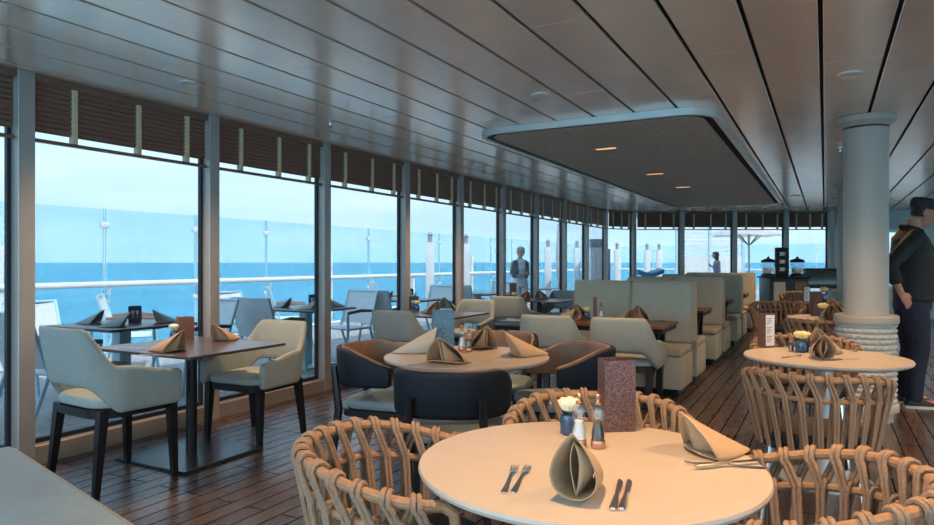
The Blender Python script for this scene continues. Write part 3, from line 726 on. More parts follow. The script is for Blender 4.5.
def knife():
    t = thing('table_knife', '', 'knife')
    MB().loft([[(x * w, y, .0045 + h * hh) for x, h in ((-1, 0), (-.6, 1), (.6, 1), (1, 0), (.6, -1), (-.6, -1))] for y, w, hh in ((-.11, .006, .003), (-.10, .0085, .0042), (-.05, .0078, .004), (.0, .005, .003))]).build('handle', M['steel'], t, smooth=50)
    pl = [(-.0045, 0), (.0045, 0), (.0075, .02), (.0085, .06), (.007, .09), (-.002, .108), (-.006, .10), (-.0055, .05)]
    MB().prism(pl, .0035, .0055).build('blade', M['steel'], t, smooth=0); return t
KN = Proto(knife())
def mill(fill, cap_):
    t = thing('shaker_mill', '', 'shaker')
    MB().lathe([(.021, 0), (.0225, .004), (.0225, .02), (.0215, .024)], 20).build('base_cap', M[cap_], t)
    MB().lathe([(.0215, .024), (.022, .045), (.0155, .072), (.0185, .094), (.0215, .100), (.0215, .118), (.012, .130), (.0125, .133)], 24).build('body', M['clear'], t)
    MB().lathe([(.0185, .025), (.019, .045), (.0128, .071), (.0135, .080), (.005, .083)], 16).build('contents', M[fill], t)
    MB().lathe([(.010, .131), (.011, .137), (.005, .141), (.004, .146), (.0085, .151), (.009, .158), (.004, .163)], 16).build('top_knob', M[cap_], t); return t
SALT = Proto(mill('salt', 'copper')); PEPP = Proto(mill('pepper', 'copper'))
def flower(m):
    t = thing('flower_vase', '', 'vase')
    b = MB(); b.lathe([(.024, 0), (.028, .005), (.030, .04), (.026, .062), (.020, .066), (.019, .06), (.022, .04), (.02, .008)], 20); b.build('vase', M['vase'], t)
    fl = MB()
    for ringi, (n, ro, top_) in enumerate(((3, .013, 140), (4, .020, 128), (5, .027, 112), (6, .033, 96))):
        for k in range(n):
            a0 = 2 * PI * k / n + ringi * .7; rows = []
            for i in range(8):
                v = i / 7; ph = R(18 + (top_ - 18) * v); rr = ro * (1 + .12 * v * v * (ringi > 1)); wv = 2 * PI / n * .66 * math.sin(PI * (.18 + .60 * v)) ** .7
                rows.append([(rr * math.sin(ph) * math.cos(a0 + q * wv), rr * math.sin(ph) * math.sin(a0 + q * wv), .106 - rr * math.cos(ph) - .004 * q * q * v) for q in (-1, -.6, -.2, .2, .6, 1)])
            fl.grid(rows)
    fl.ball((0, 0, .106), (.009, .009, .012), 7)
    o = fl.build('blossom', m, t, smooth=70); md = o.modifiers.new('petal', 'SOLIDIFY'); md.thickness = .0014
    MB().tube([(0, 0, .01), (.002, 0, .05), (0, 0, .095)], .0028, 6).build('stem', M['leaf'], t)
    b = MB()
    for a in (.4, 2.6): b.grid([[((.008 + .035 * v) * math.cos(a) - q * .011 * math.sin(PI * v) * math.sin(a), (.008 + .035 * v) * math.sin(a) + q * .011 * math.sin(PI * v) * math.cos(a), .066 + .022 * math.sin(PI * v * .7)) for q in (-1, 0, 1)] for v in (0, .25, .5, .75, 1)])
    b.build('leaves', M['leaf'], t); return t
FY = Proto(flower(M['rose'])); FI = Proto(flower(M['rose_pale']))
def menu(cover, page=False, h=.235, w=.105, icon=False):
    t = thing('menu_stand', '', 'menu'); a = w * .5; d = w * .8
    tri = [(-a, -d / 2), (a, -d / 2), (a * .95, d / 2), (-a * .95, d / 2)]
    outer = tri; b = MB()
    th = .004
    inner = [(x * .92, y * .90) for x, y in tri]
    loops = []
    for p, q in zip(outer, inner): loops.append([(p[0], p[1], 0), (p[0], p[1], h), (q[0], q[1], h), (q[0], q[1], 0)])
    b.loft(loops, closed=True); b.build('cover', cover, t, smooth=0)
    if page:
        b = MB(); b.box((-a * .86, -d / 2 - .0018, .012), (a * .86, -d / 2 - .0004, h - .012)); b.mi = 1
        for i in range(15):
            if i % 5 == 4: continue
            ln = (.9, .7, .8, .5, .85)[i % 5] * a * .75; b.box((-a * .7, -d / 2 - .0024, h - .035 - i * .0118), (-a * .7 + ln * 1.6, -d / 2 - .0018, h - .031 - i * .0118))
        b.build('page', [M['paper'], M['ink']], t, smooth=0)
    if icon:
        b = MB(); b.T = Matrix.Translation((0, -d / 2 - .001, h * .30)) @ Matrix.Rotation(PI / 2, 4, 'X')
        for cx in (-.018, .02):
            b.prism([(cx - .014, .07), (cx + .014, .07), (cx + .010, .045), (cx + .002, .034), (cx + .002, .006), (cx + .01, 0), (cx - .01, 0), (cx - .002, .006), (cx - .002, .034), (cx - .010, .045)], 0, .001)
        b.T = Matrix.Identity(4); b.build('glasses_icon', M['paper'], t, smooth=0)
    return t
MEN = Proto(menu(M['menu'])); MBL = Proto(menu(M['menu_reflect'], h=.25, w=.13)); MPG = Proto(menu(M['menu_wood'], True, .225, .085)); MNV = Proto(menu(M['menu_navy'], False, .16, .115, True)); MDK = Proto(menu(M['menu_wood'], False, .16, .11))
Z = .7405
def on(v): return (v[0], v[1], Z)

# ------------------------------------------------------------------ near round table and rope chairs
T1 = at(588, 461, .74); T1.z = 0
RT = Proto(round_table(M['stone'], .478)); RTS = Proto(round_table(M['stone'], .45)); RT2 = Proto(round_table(M['taupe_top'], .495))
RT.put(T1, 0, 'big cream round table laid with a tall napkin and shakers', 'cream round tables')
def rope_at(x, y, tgt, lab): return RC.put((x, y, 0), face((x, y), tgt), lab, 'woven rope tub chairs')
def cp(px, d):
    tt = (px - 467) / F_PX; return (d * (-SY + CY * tt), d * (CY + SY * tt))
p = cp(405, 1.97); rope_at(p[0], p[1], (T1.x, T1.y), 'orange-lit rope chair on the window side of the big cream table')
p = cp(800, 1.72); rope_at(p[0], p[1], (T1.x - .05, T1.y + .05), 'rope chair at the big cream table, beside the napkin with crossed cutlery')
p = cp(598, 2.42); rope_at(p[0], p[1], (T1.x, T1.y), 'rope chair whose rim shows behind the brown glitter menu')
toC = lambda v: face((v[0], v[1]), (0, 0)) + PI       # turns -Y towards the camera side
p = at(582, 493, .74); NCO.put(on(p), toC(p) - .30, 'tall onion-shaped beige napkin with its open fold at the big cream table', 'folded beige napkins').scale = (.88, 1, 1.12)
p = at(712, 452, .74); NP.put(on(p), toC(p) - 1.05, 'wide pyramid napkin lying beside crossed cutlery on the big cream table', 'folded beige napkins').scale = (1.35, 1.15, .88)
p = at(521, 480, .74); a_ = face(at(514, 494, .74), at(532, 463, .74)); FK.put(on(p), a_, 'steel fork on top of its twin, left of the onion-shaped napkin', 'forks')
p = at(517, 480, .74); FK.put((p.x - .016, p.y - .010, Z), a_ + .06, 'steel fork lying half under the other fork', 'forks')
for px, lab in ((617, 'dark steel knife nearer the onion-shaped napkin'), (626, 'dark steel knife on the outer side of the knife pair')):
    p = at(px, 495, .74); KN.put(on(p), face(at(px - 4, 510, .74), at(px + 4, 480, .74)), lab, 'table knives')
for k, (ax, ay, bx, by, zz) in enumerate(((682, 464, 768, 469, 0), (764, 463, 694, 470, .006))):
    m_ = at((ax + bx) / 2, (ay + by) / 2, .74); (FK if k == 0 else KN).put((m_.x, m_.y, Z + zz), face(at(bx, by, .74), at(ax, ay, .74)), ['fork crossed under a knife in front of the wide pyramid napkin', 'knife crossed over a fork in front of the wide pyramid napkin'][k])
p = at(579, 447, .74); SALT.put(on(p), 0, 'clear salt mill with copper caps next to the pepper mill on the near table', 'salt mills')
p = at(598, 448, .74); PEPP.put(on(p), 0, 'dark-filled pepper mill beside the salt mill on the near table', 'pepper mills')
p = at(569, 434, .74); FI.put(on(p), .4, 'ivory rose in a small vase left of the near salt mill', 'flowers in small vases')
p = at(616, 429, .74); MEN.put(on(p), toC(p) + .35, 'tall brown glitter menu stand behind the near shakers', 'menu stands')

# ------------------------------------------------------------------ taupe round table with tub chairs
T3 = Vector((-1.90, 3.55, 0))
RT2.put(T3, 0, 'taupe round table ringed by navy tub chairs', 'taupe round tables')
for x, y, lab, tg in ((-1.69, 3.02, 'navy tub chair with its curved back turned to us at the taupe table', None), (-2.39, 3.48, 'navy tub chair with tan lining on the window side of the taupe table', None), (-1.46, 3.95, 'navy tub chair beside the booths, back turned, at the taupe table', None), (-2.06, 4.28, 'tub chair behind the taupe table, tan lining facing us', None)):
    TC.put((x, y, 0), face((x, y), (T3.x, T3.y)), lab, 'navy tub chairs')
p = at(443, 349, .74); MBL.put(on(p), toC(p) + .15, 'glitter menu stand at the taupe table, coloured with a blue reflection', 'menu stands')
def nap(P_, px, py, rot, lab, s=(1, 1, 1)):
    k_ = 1.0 if P_ is NCO else 1.28
    p = at(px, py, .74); o = P_.put(on(p), toC(p) + rot, lab, 'folded beige napkins'); o.scale = (s[0] * k_, s[1] * k_, s[2] * min(k_, 1.12)); return o
nap(NT, 416, 352, 1.9, 'grey-green napkin at the window side of the taupe table', (1.3, 1.2, .95))
nap(NP, 450, 362, -.5, 'grey-brown napkin before the blue-reflecting menu stand, open fold towards us', (1.3, 1.15, .95))
nap(NP, 482, 348, .3, 'upright napkin behind the shakers on the taupe table', (1, 1, 1))
nap(NP, 524, 355, -1.3, 'wide flat napkin on the booth side of the taupe table', (1.3, 1.15, .95))
p = at(462, 351, .74); SALT.put(on(p), 0, 'salt mill right of the blue-reflecting glitter menu', 'salt mills')
p = at(469, 352, .74); PEPP.put(on(p), 0, 'pepper mill right of the blue-reflecting glitter menu', 'pepper mills')
p = at(472, 363, .74); KN.put(on(p), R(-60), 'knife by the grey-brown napkin on the taupe table', 'table knives')
p = at(423, 364, .74); FK.put(on(p), R(-20), 'fork between two napkins on the taupe table', 'forks')

# ------------------------------------------------------------------ window tables
ST = Proto(square_table())
WT = [(-3.78, 3.12), (-3.78, 6.33), (-3.78, 9.38)]
wl = ['dark square table on a wide base plate beside the wide window', 'dark square table behind the blue-reflecting glitter menu', 'small dark square table near the woman outside']
for (x, y), l in zip(WT, wl): ST.put((x, y, 0), 0, l, 'square tables along the sea windows')
gl = 'light grey upholstered armchairs'
GC.put((-3.76, 2.55, 0), R(-4), 'light grey armchair with its back to us beside the low bench', gl).scale = (1, 1, 1.11)
GC.put((-3.74, 3.66, 0), R(183), 'light grey armchair facing us across the base-plate table', gl)
GC.put((-3.66, 5.62, 0), R(0), 'light grey armchair back behind the window-side navy chair', gl)
GC.put((-3.78, 7.06, 0), R(180), 'light grey armchair behind the napkins left of the woman outside', gl)
GC.put((-3.80, 8.55, 0), R(0), 'light grey armchair turned away before the small dark table', gl)
GC.put((-3.75, 10.12, 0), R(180), 'light grey armchair beyond the small dark table by the booths', gl)
nap(NP, 168, 351, .9, 'orange-lit napkin at the front corner of the base-plate table', (1.1, 1.1, .9))
nap(NP, 226, 340, -.9, 'brown napkin by the mullion on the base-plate table', (1, 1, .8))
p = Vector((-4.14, 3.36, 0)); MDK.put(on(p), toC(p) + .2, 'dark brown menu stand behind the pale rose on the base-plate table', 'menu stands')
p = Vector((-4.12, 3.25, 0)); FI.put(on(p), 0, 'pale rose in front of the dark brown menu stand', 'flowers in small vases')
p = at(177, 338, .74); SALT.put(on(p), 0, 'salt mill beside the pale rose on the base-plate table', 'salt mills')
p = at(182, 339, .74); PEPP.put(on(p), 0, 'pepper mill beside the pale rose on the base-plate table', 'pepper mills')
p = at(157, 356, .74); KN.put(on(p), R(-70), 'knife at the front edge of the base-plate table', 'table knives')
p = at(132, 349, .74); FK.put(on(p), R(-80), 'fork at the window end of the base-plate table', 'forks')
nap(NP, 430, 313, .8, 'orange-brown napkin on the table behind the blue-reflecting menu', (1.1, 1.1, .9)); nap(NT, 449, 309, -.5, 'grey-brown napkin on the table behind the blue-reflecting menu', (1.1, 1.1, .95))
p = at(414, 310, .74); MNV.put(on(p), toC(p), 'navy card menu on the table behind the blue-reflecting menu', 'menu stands')
p = at(417, 311, .74); FY.put(on(p), 0, 'yellow rose by the navy card menu', 'flowers in small vases')
nap(NP, 523, 300, .6, 'brown napkin on the small dark table by the yellow rose', (1.15, 1.1, .9)); nap(NT, 543, 299, -.6, 'dark napkin alone on the small dark table', (1.2, 1.1, .95))
p = at(513, 298.5, .74); MDK.put(on(p), toC(p), 'tall dark menu stand on the small dark table below the woman', 'menu stands').scale = (1, 1, 1.5)
p = at(514, 300.5, .74); FY.put(on(p), 0, 'yellow rose before the dark menu below the woman', 'flowers in small vases')

# ------------------------------------------------------------------ booths
def booth():
    t = thing('booth_bench', '', 'booth'); x0, x1 = -.64, .64
    MB().box((x0 + .03, .06, 0), (x1 - .05, 1.36, .08)).build('plinth', M['darkwood'], t, smooth=0)
    for sg in (0, 1):
        y0, y1 = (0, .58) if sg == 0 else (.86, 1.44)
        MB().box((x0, y0, .08), (x1, y1, .395), .012).build('seat_base', M['booth'], t)
        for k in range(2): MB().box((x0 + .64 * k + .001, y0 - (.012 if sg == 0 else 0), .395), (x0 + .64 * (k + 1) - .001, y1 + (.012 if sg else 0), .47), .024, 3).build('seat_cushion', M['booth'], t)
    for k in range(2):
        for sg in (0, 1):
            ya, yb = (.53, .72) if sg == 0 else (.72, .91); L = []
            xa, xb = x0 + .64 * k + .002, x0 + .64 * (k + 1) - .002
            pts = [(ya, .471), (yb, .471), (yb, 1.10), (ya + .07, 1.10)] if sg == 0 else [(ya, .471), (yb, .471), (yb - .07, 1.10), (ya, 1.10)]
            bm = bmesh.new(); lo_ = [bm.verts.new((xa, y, z)) for y, z in pts]; hi = [bm.verts.new((xb, y, z)) for y, z in pts]
            bm.faces.new(lo_); bm.faces.new(hi[::-1])
            for i in range(4): bm.faces.new((lo_[i], hi[i], hi[(i + 1) % 4], lo_[(i + 1) % 4]))
            bmesh.ops.bevel(bm, geom=bm.edges[:], offset=.016, segments=3, affect='EDGES'); bm.verts.index_update()
            mb = MB(); mb._add([v.co for v in bm.verts], [[v.index for v in f.verts] for f in bm.faces]); bm.free(); mb.build('back_panel', M['booth'], t)
    return t
BO = Proto(booth())
BY = [6.59 + 2.28 * i for i in range(4)]
for i, y in enumerate(BY):
    BO.put((-1.84, y, 0), 0, ['sage leather booth bench behind the wood table with two grey chairs', 'second sage booth bench in the row, behind the first', 'third sage booth bench in the row', 'last sage booth bench, next to the dark drink station'][i], 'booth benches back to back')
def booth_table():
    t = thing('booth_table', '', 'table')
    MB().box((-.64, -.32, .715), (.64, .32, .74), .004, 1).build('tabletop', M['wood_top'], t); MB().box((-.625, -.305, .675), (.625, .305, .7145), .004, 1).build('apron', M['black_metal'], t)
    for sx_ in (-1, 1):
        b = MB()
        for sy_ in (-1, 1):
            b.loft([[(sx_ * .47 + dx, sy_ * .26 + dy, .01) for dx, dy in ((-.03, -.02), (.03, -.02), (.03, .02), (-.03, .02))], [(sx_ * .53 + dx, sy_ * .12 + dy, .675) for dx, dy in ((-.03, -.02), (.03, -.02), (.03, .02), (-.03, .02))]])
        b.box((sx_ * .47 - .035, -.29, 0), (sx_ * .47 + .035, .29, .02)); b.build('trestle', M['black_metal'], t, smooth=0)
    return t
BT = Proto(booth_table())
for i in range(4):
    BT.put((-1.87, (6.25 if i == 0 else 6.17 + 2.28 * i), 0), 0, ['red-brown wood table before the first booth, laid with napkins', 'wood table between the first and second booths', 'wood table between the second and third booths', 'wood table between the third and last booths'][i], 'wood booth tables')
GC.put((-1.52, 5.80, 0), R(2), 'light grey armchair tucked at the booth table, beside the seat end', gl)
GC.put((-2.16, 5.78, 0), R(3), 'light grey armchair at the booth table, beside the yellow rose', gl)
GC.put((-3.05, 5.3, 0), R(-40), 'light grey armchair standing alone between window tables and booths', gl) if False else None
nap(NCO, 570, 320, .9, 'leaning napkin at the rose end of the booth table', (1.15, 1.1, .85)); nap(NP, 579, 318, -.2, 'pointed napkin behind the leaning one by the yellow rose', (1, 1, .95))
nap(NCO, 627, 321, .5, 'dark-folded napkin mid booth table, over the grey chair', (1, 1.1, .8)); nap(NP, 640, 320, -.2, 'pointed napkin at the booth table, right of its twin', (1, 1, .95))
p = at(587, 319, .74); FY.put(on(p), 0, 'yellow rose on the booth table before the pale leather back', 'flowers in small vases')
p = at(595, 319, .74); MDK.put(on(p), toC(p) + 1.5, 'narrow dark menu stand beside the yellow rose on the booth table', 'menu stands').scale = (.8, .35, 1.35)
p = at(601, 319, .74); SALT.put(on(p), 0, 'copper-capped shaker next to the narrow dark menu on the booth table', 'salt mills')
p = at(655, 321, .74); KN.put(on(p), R(80), 'knife lying at the aisle end of the booth table', 'table knives')

# ------------------------------------------------------------------ right-hand round tables
T2 = Vector((0.0, 4.53, 0)); T4 = Vector((.10, 7.75, 0)); T5 = Vector((.08, 10.6, 0))
RTS.put(T2, 0, 'cream round table with the white page menu before the column', 'cream round tables')
RTS.put(T4, 0, 'cream round table beside the column\'s rope-wrapped base, with a yellow rose', 'cream round tables')
RTS.put(T5, 0, 'farthest cream round table, carrying a tall wood menu', 'cream round tables')
p = cp(815, 3.32); rope_at(p[0], p[1], (T2.x, T2.y), 'grey rope chair with steel legs, its back turned, at the white page menu table')
rope_at(-.12, 5.08, (T2.x - .05, T2.y), 'rope chair half hidden behind the white page menu table')
rope_at(-.02, 7.02, (T4.x, T4.y), 'dark rope chair under the edge of the table by the column')
rope_at(-.55, 9.6, (-.55, 8.6), 'rope chair with orange-lit rim standing beyond the white page menu')
rope_at(-.38, 13.1, (-.38, 12.0), 'far rope chair with orange-lit rim by the drink station')
rope_at(.10, 9.98, (T5.x, T5.y), 'rope chair tucked under the farthest cream table')
p = at(766, 347, .74); MPG.put(on(p), toC(p) + .80, 'wooden menu stand showing a white printed page', 'menu stands')
nap(NCO, 820, 358, .3, 'striped-looking folded napkin before the yellow rose', (1, 1.05, 1)); nap(NP, 828, 353, -.6, 'napkin peeking out behind the striped-looking one', (.9, 1, 1.05))
p = at(802, 352, .74); FY.put(on(p), 0, 'large yellow rose beside the napkins on the menu page table', 'flowers in small vases').scale = (1.35, 1.35, 1.1)
p = at(791, 351, .74); PEPP.put(on(p), 0, 'small dark shaker left of the large yellow rose', 'pepper mills').scale = (.8, .8, .5)
p = at(792, 357, .74); FK.put(on(p), R(-30), 'fork at the edge of the white page menu table', 'forks')
p = at(842, 360, .74); KN.put(on(p), R(-60), 'knife at the front of the white page menu table', 'table knives')
p = at(845, 350, .74); FK.put(on(p), R(40), 'fork behind the napkins on the white page menu table', 'forks')
p = at(823, 318, .74); FY.put(on(p), 0, 'yellow rose on the table beside the column base', 'flowers in small vases').scale = (1.4, 1.4, 1.25)
nap(NCO, 828, 320, .4, 'napkin under the yellow rose near the column base', (1.1, 1.1, 1.1)); nap(NP, 836, 316, -.4, 'napkin half behind the column base', (1.1, 1.1, 1.2))
p = at(816, 316, .74); MDK.put(on(p), toC(p) + .5, 'tall red-brown wood menu on the table near the column base', 'menu stands').scale = (.8, .8, 1.6)
p = at(806, 302, .74); MPG.put(on(p), toC(p) + .3, 'grey-paged menu on the farthest cream table', 'menu stands')
p = at(824, 302, .74); FY.put(on(p), 0, 'yellow rose on the farthest cream table', 'flowers in small vases').scale = (1.5, 1.5, 1.8)

# ------------------------------------------------------------------ low bench in the near corner
t = thing('upholstered_bench', 'blue-grey leather bench end in the near left corner', 'bench', (-3.30, 1.73, 0), math.atan2(-.243, .97))
MB().box((.03, -.60, 0), (1.72, -.03, .09)).build('plinth', M['darkwood'], t, smooth=0)
MB().box((.0, -.64, .09), (1.75, 0, .38), .01).build('base', M['bench'], t)
MB().box((-.005, -.645, .38), (1.755, .005, .46), .022, 4).build('seat_cushion', M['bench'], t)
MB().tube([(.015, .006, .446), (1.74, .006, .446)], .005, 6).build('edge_highlight', M['booth'], t)  # pale strip paints the light along the bench's rounded edge

# ------------------------------------------------------------------ drink station at the far end
ds = thing('drink_station', 'dark drink station counter beyond the last booth', 'counter', (-.78, 15.4, 0), YAW)
MB().box((-.38, -.25, 0), (.42, .25, .98), .01).build('body', M['black_metal'], ds)
MB().box((-.42, -.28, .98), (.46, .28, 1.01), .006).build('worktop', M['darkwood'], ds)
MB().box((-.30, -.262, .42), (-.06, -.25, .9)).build('blue_door', M['grey_paint'], ds, smooth=0); MB().box((.14, -.262, .42), (.38, -.25, .9)).build('olive_door', M['oliv'], ds, smooth=0)
bd = thing('menu_board', 'tall black board with three pale cup pictures on the drink station', 'sign', (-.78 - .02 * CY, 15.4, 1.011), YAW)
MB().box((-.13, -.04, 0), (.13, .04, .60), .006).build('panel', M['darkwood'], bd)
for zz in (.12, .28, .44):
    b = MB(); b.T = Matrix.Translation((0, -.042, 0)) @ Matrix.Rotation(PI / 2, 4, 'X')
    b.prism([(-.05, zz), (.03, zz), (.035, zz + .02), (.06, zz + .025), (.06, zz + .045), (.04, zz + .05), (.045, zz + .065), (-.065, zz + .065)], 0, .002); b.prism([(-.08, zz - .01), (.06, zz - .01), (.04, zz + .001), (-.06, zz + .001)], 0, .002)
    b.build('cup_picture', M['paper'], bd, smooth=0)
def urn():
    t = thing('drink_dispenser', '', 'dispenser')
    MB().lathe([(.15, 0), (.15, .03), (.12, .05), (.13, .06)], 20).build('base', M['black_metal'], t)
    MB().lathe([(.13, .06), (.14, .12), (.14, .26), (.12, .29)], 24).build('jar', M['clear'], t)
    MB().lathe([(.06, .062), (.10, .07), (.11, .17), (.02, .19)], 16).build('contents', M['paper'], t)
    MB().lathe([(.14, .29), (.15, .30), (.13, .34), (.05, .37), (.02, .38), (.03, .40), (.01, .415)], 24).build('lid', M['jeans'], t)
    MB().tube([(0, -.13, .10), (0, -.18, .10), (0, -.18, .06)], .012, 8).build('tap', M['steel'], t); return t
UR = Proto(urn())
for dx, lab in ((-.29, 'glass drink dispenser with blue lid, booth side of the black board'), (.31, 'glass drink dispenser with blue lid, column side of the black board')):
    UR.put((-.78 + dx * CY, 15.4 + dx * SY - .05, 1.011), YAW, lab, 'drink dispensers')
rt = thing('serving_counter', 'dark counter under the grey roll-top cover at the far wall', 'counter', (-.10, 16.2, 0), YAW)
MB().box((-.50, -.3, .76), (.5, .3, .84), .01).build('worktop', M['black_metal'], rt)
for sx_ in (-1, 1): MB().box((sx_ * .40 - .04, -.25, 0), (sx_ * .40 + .04, .25, .76)).build('leg_panel', M['wall'], rt, smooth=0)
MB().box((-.36, -.22, .35), (.36, .22, .38)).build('shelf', M['steel'], rt, smooth=0)
rc_ = thing('roll_top_cover', 'grey half-round roll-top cover with a pale round end', 'serving dish', (-.10, 16.2, .841), YAW)
b = MB(); b.loft([[(x, .27 * math.cos(PI * k / 16), .34 * math.sin(PI * k / 16)) for k in range(17)] for x in (-.42, .45)]); b.build('hood', M['roll'], rc_)
MB().loft([[(x, .26 * math.cos(PI * k / 16), .005 + .32 * math.sin(PI * k / 16)) for k in range(17)] for x in (-.44, -.421)]).build('end_plate', M['trimw'], rc_)

# items on the deck tables
for (tx, ty, items) in ((-5.87, 4.05, 0), (-5.87, 6.6, 1), (-5.87, 8.9, 2)):
    nm = ['the deck table behind the wide window', 'the deck table behind the facing grey armchair', 'the deck table behind the fourth window'][items]
    zz = .7205
    o = MNV.put((tx + .0, ty + .14, zz), toC((tx, ty)), 'navy menu with white glasses icon on %s' % nm, 'menu stands')
    o = NT.put((tx + .24, ty - .22, zz), toC((tx, ty)) + 1.5, 'grey napkin at the window-side corner of %s' % nm, 'folded beige napkins'); o.scale = (1.5, 1.4, .95)
    o = NT.put((tx - .28, ty - .12, zz), toC((tx, ty)) + 1.2, 'grey napkin at the sea-side corner of %s' % nm, 'folded beige napkins'); o.scale = (1.45, 1.35, .95)
    if items < 2:
        o = NT.put((tx + .26, ty + .28, zz), toC((tx, ty)) - 1.2, 'grey napkin at the far edge of %s' % nm, 'folded beige napkins'); o.scale = (1.45, 1.35, .95)
    if items == 0:
        o = MB().ball((0, 0, .034), .034, 10).build('orange_fruit', M['orange']); tag(o, 'orange fruit beside the navy menu on the deck table', 'fruit'); o.location = (tx + .03, ty - .02, zz)

# ------------------------------------------------------------------ people
def fuse(mb, vox, smooth_it=6):
    me = bpy.data.meshes.new('tmp'); me.from_pydata(mb.v, [], mb.f)
    bm = bmesh.new(); bm.from_mesh(me); bmesh.ops.recalc_face_normals(bm, faces=bm.faces[:]); bm.to_mesh(me); bm.free()
    o = bpy.data.objects.new('tmp', me); COL.objects.link(o)
    r_ = o.modifiers.new('r', 'REMESH'); r_.mode = 'VOXEL'; r_.voxel_size = vox
    s_ = o.modifiers.new('s', 'SMOOTH'); s_.factor = .5; s_.iterations = smooth_it
    dg = bpy.context.evaluated_depsgraph_get(); ev = o.evaluated_get(dg); out = bpy.data.meshes.new_from_object(ev)
    bpy.data.objects.remove(o); bpy.data.meshes.remove(me)
    out.polygons.foreach_set('use_smooth', [True] * len(out.polygons)); return out
def link(me, name, mats, parent, pick=None):
    me.name = name; me.materials.clear()
    for m in mats: me.materials.append(m)
    if pick:
        for p in me.polygons: p.material_index = pick(p.center)
    else:
        for p in me.polygons: p.material_index = 0
    o = bpy.data.objects.new(name, me); COL.objects.link(o); o.parent = parent; return o
def ell(mb, stations, n=20):
    mb.loft([[(cx + rx * math.cos(2 * PI * k / n), cy + ry * math.sin(2 * PI * k / n), z) for k in range(n)] for cx, cy, z, rx, ry in stations])
def head_mesh(mb, base, yaw=0, pitch=0, s=1.0):
    T = Matrix.Translation(base) @ Matrix.Rotation(yaw, 4, 'Z') @ Matrix.Rotation(pitch, 4, 'X') @ Matrix.Scale(s, 4)
    old = mb.T; mb.T = old @ T; rows = []; nl, na = 26, 36       # z from 0 (chin) to .235 (crown), face towards +Y
    for i in range(1, nl):
        v = i / nl; z = .235 * (1 - math.cos(PI * v)) / 2; h = z / .235; row = []
        wx = .077 * math.sin(PI * min(1, (h * .93 + .07))) ** .48 * (.70 + .30 * sm(.05, .5, h)); wy = .098 * math.sin(PI * (h * .95 + .05)) ** .42 * (.84 + .16 * sm(.1, .6, h)); cy = .012 * (1 - sm(.2, .7, h))
        for k in range(na):
            a = 2 * PI * k / na; x = wx * math.sin(a); y = cy + wy * math.cos(a)
            if math.cos(a) < 0 and h < .3: y *= .55 + 1.5 * h
            fr_ = max(0, math.cos(a)) ** 6; xx = x
            y += .028 * math.exp(-((z - .098) / .016) ** 2) * math.exp(-(xx / .014) ** 2) * (math.cos(a) > 0) + .014 * math.exp(-((z - .122) / .020) ** 2) * math.exp(-(xx / .009) ** 2) * (math.cos(a) > 0)
            y += .006 * math.exp(-((z - .146) / .010) ** 2) * fr_ + .007 * math.exp(-((z - .058) / .009) ** 2) * math.exp(-(xx / .024) ** 2) * (math.cos(a) > 0) + .010 * math.exp(-((z - .018) / .016) ** 2) * fr_
            y -= .010 * (math.exp(-((z - .125) / .011) ** 2) * (math.exp(-((xx - .031) / .014) ** 2) + math.exp(-((xx + .031) / .014) ** 2))) * (math.cos(a) > 0)
            row.append((x, y, z))
        rows.append(row)
    mb.loft(rows)
    for sg in (-1, 1):
        mb.ball((sg * .078, -.008, .112), (.010, .018, .031), 7); mb.ball((sg * .031, .073, .124), .0125, 6)
    mb.T = old; return T
def hand(mb, w, fw, up, s=1.0, curl=.6, thumb=1):
    """w wrist point, fw along the fingers, up the back of the hand"""
    fw = Vector(fw).normalized(); up = Vector(up); up = (up - fw * up.dot(fw)).normalized(); sd = fw.cross(up); w = Vector(w)
    L = [[tuple(w + fw * f_ * s + sd * (rw * math.cos(2 * PI * k / 12)) * s + up * (rh * math.sin(2 * PI * k / 12)) * s) for k in range(12)] for f_, rw, rh in ((-.02, .026, .020), (.02, .032, .017), (.06, .040, .016), (.09, .041, .013), (.098, .036, .010))]
    mb.loft(L)
    for i, (o_, ln) in enumerate(((.030, .072), (.010, .082), (-.011, .076), (-.031, .060))):
        p = w + (fw * .088 + sd * o_) * s; pts = [p - fw * .03 * s, p]; d = fw.copy(); ang = 0
        for j, fr_ in enumerate((.42, .32, .26)):
            ang += curl * (.55, .75, .5)[j]; d = (fw * math.cos(ang) - up * math.sin(ang)); pts.append(pts[-1] + d * ln * fr_ * s)
        mb.tube(pts, [.0095 * s, .0095 * s, .0090 * s, .0082 * s, .0062 * s], 8)
    p = w + (fw * .025 + sd * .028 * thumb) * s; q = p + (fw * .03 + sd * .026 * thumb - up * .008) * s; r_ = q + (fw * .032 + sd * .008 * thumb - up * .010) * s; u_ = r_ + (fw * .024 - up * .006) * s
    mb.tube([p, q, r_, u_], [.013 * s, .012 * s, .0105 * s, .0075 * s], 8)

